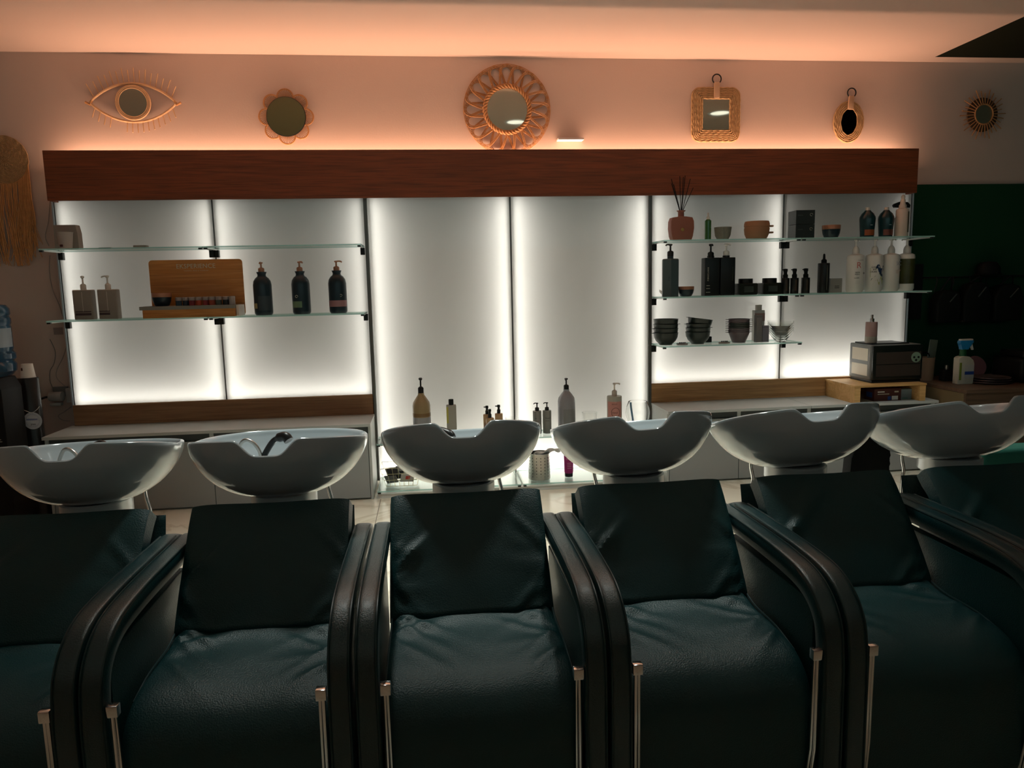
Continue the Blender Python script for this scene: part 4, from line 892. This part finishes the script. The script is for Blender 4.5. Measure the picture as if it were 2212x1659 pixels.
# ------------------------------------------------------------------ left corner
o = thing('water_cooler', 'grey water cooler body at far left', 'water cooler', (-2.80, -.25, 0)); obj('housing', bbox((-.05, -.17, 0), (.185, .17, .835), .02, 3), mat('cooler_grey', (.40, .41, .40), .4), o); obj('indicator', bbox((.165, -.1715, .52), (.173, -.170, .528)), mat('indicator_light', (.7, .6, .2), .4, emit=(.9, .7, .2), es=1), o, False)
o = thing('water_jug', 'blue ribbed water jug on the cooler, cut by left edge', 'water jug', (-2.672, -.25, .835))
P = [(.055, 0), (.10, .02), (.138, .06), (.140, .10), (.128, .118), (.130, .125), (.140, .135), (.140, .165), (.128, .180), (.128, .186), (.132, .20), (.132, .325), (.128, .335), (.134, .35), (.134, .375), (.124, .39), (.134, .405), (.132, .435), (.115, .458), (.06, .470), (0, .472)]
bm = bmesh.new(); lathe(bm, P, 48); obj('body', bm, mat('blue_polycarbonate', (.05, .13, .22), .12, spec=.7, trans=.25), o)
obj('label', patch(.1325, .205, .32, -80, 100, 30), mat('jug_label', (.33, .40, .46), .4), o); obj('label_text', patch(.1333, .21, .315, -10, 40, 12), mat('jug_label_pale', (.45, .45, .45), .4), o)
o = thing('black_tower', 'tall black machine with slanted top and white print beside the cooler', 'machine', (-2.468, -.51, 0))
bm = bmesh.new(); prism(bm, [(-.052, 0), (.048, 0), (.048, .82), (.02, .882), (-.02, .882), (-.055, .835)], -.11, .10); bevel(bm, .006, 2); obj('body', bm, mat('tower_black', (.008, .008, .008), .6, spec=.2), o)
for z, w in ((.66, .016), (.642, .026), (.622, .034)): obj('print_line', bbox((-.045, -.1108, z), (-.045+w, -.110, z+.002)), M_pale, o, False)
obj('glass_icon', T([(-.025, -.1110, .60), (-.020, -.1110, .565), (.005, -.1110, .565), (.010, -.1110, .60)], .0014, 5), M_pale, o)
for k in range(3): obj('print_line', bbox((-.035+.003*k, -.1108, .548-.012*k), (.012+.005*k, -.110, .551-.012*k)), M_pale, o, False)
o = thing('cup_dispenser', 'black upright cup dispenser beside the slanted black machine', 'dispenser', (-2.437, -.31, 0))
bm = bmesh.new(); lathe(bm, [(0, 0), (.062, 0), (.062, .85), (.058, .855), (0, .855)], 32, sy=.85); obj('body', bm, mat('dispenser_black', (.014, .014, .014), .3), o)
t = thing('paper_cup', 'white paper cup upside down on the black cup dispenser', 'cup', (-2.430, -.31, .855)); bm = bmesh.new(); lathe(bm, [(.041, 0), (.042, .003), (.040, .003), (.031, .082), (.030, .084), (0, .082)], 32, caps=False); obj('body', bm, mat('cup_white', (.68, .65, .61), .6), t)
obj('print', bbox((-.018, -.0372, .045), (-.008, -.0352, .062), .001, 1), mat('brown_ink', (.08, .03, .02), .6), t, False)
t = thing('round_tag', 'round white paper tag tied around the black cup dispenser', 'tag', (-2.398, -.375, .60)); bm = bmesh.new(); lathe(bm, [(0, 0), (.052, 0), (.052, .0015), (0, .0015)], 40, M=Matrix.Rotation(PI/2, 4, 'X')); obj('disc', bm, mat('tag_paper', (.58, .60, .66), .7), t, False)
obj('bar', bbox((-.034, -.0028, .004), (.028, -.0018, .012)), mat('violet_ink', (.22, .24, .42), .6), t, False); obj('ring_print', T([(.038*math.cos(q/30*2*PI), -.0022, .038*math.sin(q/30*2*PI)) for q in range(30)], .0006, 4, True), mat('violet_ink', (.22, .24, .42), .6), t)
text('yoo', .018, M_ink, t, (.002, -.0024, -.020)); obj('string', T(bez([(-.06, .004, .075), (-.03, -.004, .062), (0, -.002, .05), (.03, -.004, .066), (.045, .002, .085)], 5), .0016, 6), M_label, t)
o = thing('wall_socket', 'grey wall socket plate with white plugs left of the splash board', 'socket', (-2.435, WY, .70)); obj('plate', bbox((-.06, -.012, -.02), (.035, 0, .045), .003), mat('socket_grey', (.16, .17, .17), .5), o)
obj('outlet_block', bbox((.03, -.035, -.06), (.078, 0, .035), .003), mat('dull_white', (.38, .38, .37), .5), o)
t = thing('power_adapter', 'white round plug adapter in the wall socket', 'adapter', (-2.455, WY-.012, .69)); bm = bmesh.new(); lathe(bm, [(0, 0), (.028, 0), (.032, .01), (.032, .08), (0, .082)], 28, M=Matrix.Translation((-.045, -.035, -.005)) @ Matrix.Rotation(PI/2, 4, 'Y')); obj('body', bm, mat('dull_white', (.38, .38, .37), .5), t)
obj('foot', bbox((-.045, -.05, -.065), (.025, -.012, -.045), .004), mat('dull_white', (.38, .38, .37), .5), t); obj('cord', T(bez([(-.05, -.035, -.005), (-.08, -.04, -.01), (-.11, -.10, -.03), (-.12, -.16, -.06)], 6), .007, 8), M_black, t)
Mc = mat('cable_white', (.34, .30, .27), .6)
def cable(L, pts, m=Mc): tag(obj('cable', T(bez(pts, 8), .0022, 6), m), L, 'cable')
cable('thin cable hanging from left end of the oak board', [(-2.335, .02, 2.0), (-2.385, .08, 1.93), (-2.41, .09, 1.82), (-2.44, .092, 1.72), (-2.425, .092, 1.66)])
cable('thin cable curving down the wall beside upper left panel', [(-2.425, .092, 1.60), (-2.438, .092, 1.50), (-2.43, .092, 1.38), (-2.40, .092, 1.28), (-2.38, .092, 1.18)])
cable('bright thin cable looping below the left shelf end', [(-2.375, .092, 1.10), (-2.378, .092, 1.03), (-2.41, .092, .94), (-2.455, .092, .86), (-2.46, .092, .80), (-2.40, .092, .73)])
cable('dark thin cable running down to the wall socket', [(-2.48, .092, 1.06), (-2.455, .092, .98), (-2.47, .092, .90), (-2.50, .092, .85), (-2.505, .092, .78), (-2.49, .092, .73)], mat('cable_grey', (.20, .18, .16), .6))
cable('short loose cable curling above the left counter', [(-2.39, .092, .61), (-2.44, .092, .575), (-2.478, .092, .55), (-2.455, .092, .522), (-2.41, .092, .512)])
tag(obj('wall_sticker', bbox((-2.455, WY-.0015, 1.088), (-2.397, WY, 1.134)), mat('sticker_pink', (.30, .24, .22), .7), None, False), 'small faded sticker on the wall below the left shelf end', 'sticker')

# ------------------------------------------------------------------ wall decorations
def circle_pts(r, n, cx=0, cz=0, y=0, sx=1, a0=0): return [(cx + r*sx*math.cos(a0+2*PI*k/n), y, cz + r*math.sin(a0+2*PI*k/n)) for k in range(n)]
def mirror_disc(o, r, y=-.012, sx=1, m=M_mirror):
    bm = bmesh.new(); lathe(bm, [(0, 0), (r, 0), (r, .004), (0, .004)], 48, sx=sx, M=Matrix.Translation((0, y, 0)) @ Matrix.Rotation(PI/2, 4, 'X')); return obj('mirror_glass', bm, m, o, False)
# eye
o = thing('eye_mirror', 'rattan eye shaped mirror with lashes, leftmost of the wall mirrors', 'mirror', (-1.826, WY-.008, 2.545), group='round rattan wall mirrors')
def arc(xa, s): return [(x, -.006, s*(.118*(1-(x/.262)**2)**.9)+(.0)) for x in [-.262+.524*k/24 for k in range(25)]]
obj('upper_lid', T(arc(.262, 1), .0075, 8), M_rattan2, o); obj('lower_lid', T(arc(.262, -1), .0075, 8), M_rattan2, o)
for s in (-1, 1): obj('corner_binding', T([(s*.250, -.006, .012), (s*.262, -.006, -.012), (s*.290, -.006, .003)], .008, 8), M_rattan, o)
for k in range(16):
    x = -.235 + .47*k/15; z = .118*(1-(x/.262)**2)**.9; L_ = .075 if k % 2 else .088; a = x*1.9
    obj('lash', T([(x, -.006, z+.004), (x+math.sin(a)*L_, -.012, z+.006+math.cos(a)*L_)], .0030, 6), M_rattan2, o)
    if k in (4, 5): continue
    L2 = .060; obj('lash', T([(x, -.006, -z-.004), (x+math.sin(a*.7)*L2*(1 if x > 0 else 1), -.012, -z-.006-math.cos(a*.7)*L2)], .0030, 6), M_rattan2, o)
for r in (.088, .097, .104): obj('ring', T(circle_pts(r, 48, 0, 0, -.012), .0055, 8, True), M_rattan2, o)
mirror_disc(o, .084)
# flower
o = thing('flower_mirror', 'flower shaped mirror with eight shell like rattan petals', 'mirror', (-.885, WY-.008, 2.462), group='round rattan wall mirrors')
for k in range(8):
    a = PI/2 + 2*PI*k/8; cx, cz = .122*math.cos(a), .122*math.sin(a); bm = bmesh.new()
    for q in range(2): tube(bm, [(cx+(.053-.005*q)*math.cos(a+t), -.006, cz+(.053-.005*q)*math.sin(a+t)) for t in [(-1.9+3.8*j/16) for j in range(17)]], .0032, 6)
    for j in range(13):
        t = -1.5+3.0*j/12; tube(bm, [(cx*.82+.008*math.cos(a+t), -.004, cz*.82+.008*math.sin(a+t)), (cx+.048*math.cos(a+t), -.006, cz+.048*math.sin(a+t))], .0020, 5)
    obj('petal', bm, M_rattan, o)
obj('ring', T(circle_pts(.122, 56, 0, 0, -.010), .004, 8, True), M_black, o); mirror_disc(o, .122, m=mat('dark_mirror', (.34, .32, .17), .05, metal=1))
# rattan loops
o = thing('rattan_mirror', 'large round mirror in a frame of woven rattan loops, centre of wall', 'mirror', (.562, WY-.010, 2.510), group='round rattan wall mirrors')
for k in range(20):
    a = PI/2 + 2*PI*(k+.5)/20; u = Vector((math.cos(a), 0, math.sin(a))); v = Vector((-math.sin(a), 0, math.cos(a))); bm = bmesh.new()
    for q in range(3):
        w = .094 - .0065*q; top = .292 - .0075*q
        pts = []
        for j in range(21):
            t = -1+2*j/20; rr = .150 + (top-.150)*math.sqrt(max(0, 1-abs(t)**2.6)); p = u*rr + v*(w*math.sin(t*PI/2)*(.80+.20*(rr-.150)/(top-.150)))
            pts.append((p.x, -.008 - .012*t, p.z))
        tube(bm, pts, .0026, 6)
    obj('loop', bm, M_rattan, o)
for q in range(3):
    pts = []
    for j in range(120):
        a = 2*PI*j/120; rr = .150 + .011*math.sin(14*a+q*2*PI/3); pts.append((rr*math.cos(a), -.018-.009*math.cos(14*a+q*2*PI/3), rr*math.sin(a)))
    obj('braid', T(pts, .0068, 7, True), M_rattan, o)
mirror_disc(o, .138, m=M_mirror)
# rope mirrors
def twist(n, k): return lambda i, a: 1
def rope_ring(pts, r, step): 
    bm = bmesh.new(); tube(bm, pts, r, 10, True, rad=lambda i, a: r*(1+.16*math.cos(2*a + i*step))); return bm
def densify(P, d=.006):
    out = []
    for i in range(len(P)):
        a = Vector(P[i]); b = Vector(P[(i+1) % len(P)]); n = max(1, int((b-a).length/d))
        for k in range(n): out.append(a.lerp(b, k/n))
    return out
def rope_mirror(name, L, x, z, w, h, rings, rc, mw, mh, oval=False, tilt=0):
    o = thing(name, L, 'mirror', (x, WY-.010, z), group='rope wound wall mirrors')
    for q in range(rings):
        d = .0115*q
        if oval: P = [((w/2-.006-d)*math.cos(t), -.004-.001*q, (h/2-.006-d)*math.sin(t)) for t in [2*PI*k/64 for k in range(64)]]
        else: P = [(a, -.004-.001*q, b) for a, b in rrect(w-.012-2*d, h-.012-2*d, max(.012, rc-d), 6)]
        obj('rope', rope_ring(densify(P), .0068, .9), M_rope, o)
    bm = bmesh.new()
    if oval: lathe(bm, [(0, 0), (1, 0), (1, .004), (0, .004)], 48, sx=mw/2, sy=mh/2, M=Matrix.Translation((0, -.008, 0)) @ Matrix.Rotation(PI/2, 4, 'X'))
    else: prism(bm, rrect(mw, mh, .008, 3), -.010, -.004)
    obj('mirror_glass', bm, M_mirror if not oval else mat('dark_mirror2', (.10, .08, .05), .05, metal=1), o, False)
    obj('strap', bbox((-.020, -.022, h/2-.075 if not oval else h/2-.062), (.020, -.012, h/2+.030), .003), M_strap, o)
    obj('hanging_ring', T(circle_pts(.031, 36, 0, h/2+.052, -.014), .0045, 8, True), M_black, o)
    if tilt: o.rotation_euler = (0, math.radians(tilt), 0)
    return o
rope_mirror('square_rope_mirror', 'square mirror framed in wound rope hanging by a strap', 2.016, 2.482, .352, .366, 7, .055, .205, .212)
rope_mirror('oval_rope_mirror', 'small oval mirror framed in wound rope hanging by a strap', 2.992, 2.436, .230, .288, 5, 0, .124, .182, True, 3)
# sun mirror
o = thing('sun_mirror', 'small sunburst stick mirror in shadow at far right', 'mirror', (4.015, WY-.010, 2.488), group='round rattan wall mirrors')
for k in range(30):
    a = 2*PI*k/30 + .05; R_ = (.178, .150, .165)[k % 3]
    obj('stick', T([(.068*math.cos(a), -.020, .068*math.sin(a)), (R_*math.cos(a), -.008, R_*math.sin(a))], .0035, 6), M_rattan, o)
bm = bmesh.new(); lathe(bm, [(.070, 0), (.120, .0), (.118, .006), (.072, .012)], 48, caps=False, M=Matrix.Rotation(PI/2, 4, 'X')); obj('backing', bm, mat('brown_backing', (.10, .045, .02), .7), o)
mirror_disc(o, .068, -.012, m=mat('rough_mirror', (.5, .45, .3), .45, metal=1)); obj('ring', T(circle_pts(.070, 40, 0, 0, -.020), .005, 8, True), M_rattan, o)  # glass is roughened and tinted so its dark reflection reads lighter
# emergency light
o = thing('uplight_fixture', 'small flat white fixture on the wall above the oak board', 'fixture', (.985, WY, 2.312)); obj('plate', bbox((-.088, -.075, -.006), (.088, 0, .006), .002), M_white, o)
# macrame
o = thing('woven_hanging', 'round woven wall hanging with long straw fringe at left edge', 'wall hanging', (-2.635, WY-.015, 2.195))
pts = []
for k in range(1400):
    a = k*.125; rr = .152*k/1400; pts.append((rr*math.cos(a), -.004-.002*math.sin(a*17), rr*math.sin(a)))
obj('woven_disc', T(pts, .0034, 5, rad=lambda i, a: .0031*(1+.35*math.sin(i*2.1))), M_rope, o)
bm = bmesh.new(); rnd = random.Random(5)
for k in range(150):
    a = math.radians(-165 + 150*k/149) if k % 3 else math.radians(-60+50*rnd.random()); x0, z0 = .146*math.cos(a), .146*math.sin(a)
    Ln = rnd.uniform(.42, .56) if k % 3 else rnd.uniform(.35, .55); x1 = x0*.9 + rnd.uniform(-.03, .03); ze = z0 - Ln
    ze = max(ze, -.66)
    tube(bm, bez([(x0, -.006, z0), (x0+rnd.uniform(-.01, .01), -.012-rnd.random()*.01, z0-Ln*.3), (x1+rnd.uniform(-.015, .015), -.012-rnd.random()*.012, z0-Ln*.7), (x1*1.0+rnd.uniform(-.04, .03), -.010, ze)], 3), rnd.uniform(.0014, .0034), 4)
obj('fringe', bm, mat('straw', (.55, .26, .09), .75, var=.3, vscale=30), o)['kind'] = 'stuff'

# things hanging behind the right-hand basins
o = thing('dark_towel', 'dark ribbed towel hanging between the two right basins', 'towel', (1.79, -2.20, .45))
bm = bmesh.new(); pts = [(-.10, 0), (.075, 0)] + [(.075 + .006*(k % 2), .02+.018*k) for k in range(10)] + [(.055, .25), (.02, .33), (-.03, .335), (-.06, .27), (-.09, .16)]
prism(bm, pts, -.03, .03); bevel(bm, .006, 2); obj('cloth', bm, M_blackmatte, o); obj('towel_stand', T([(0, 0, 0), (0, 0, -.45)], .012, 8), M_black, o)
o = thing('teal_cape', 'folded teal cape behind the rightmost basin', 'cape', (2.36, -2.25, 0))
bm = bmesh.new(); box(bm, (-.14, -.06, .54), (.20, .06, .635)); bevel(bm, .025, 3); obj('cloth', bm, mat('teal_fabric', (.015, .15, .11), .8, bump=.4, bscale=30), o); obj('stand', T([(0, 0, 0), (0, 0, .55)], .02, 10), M_black, o)
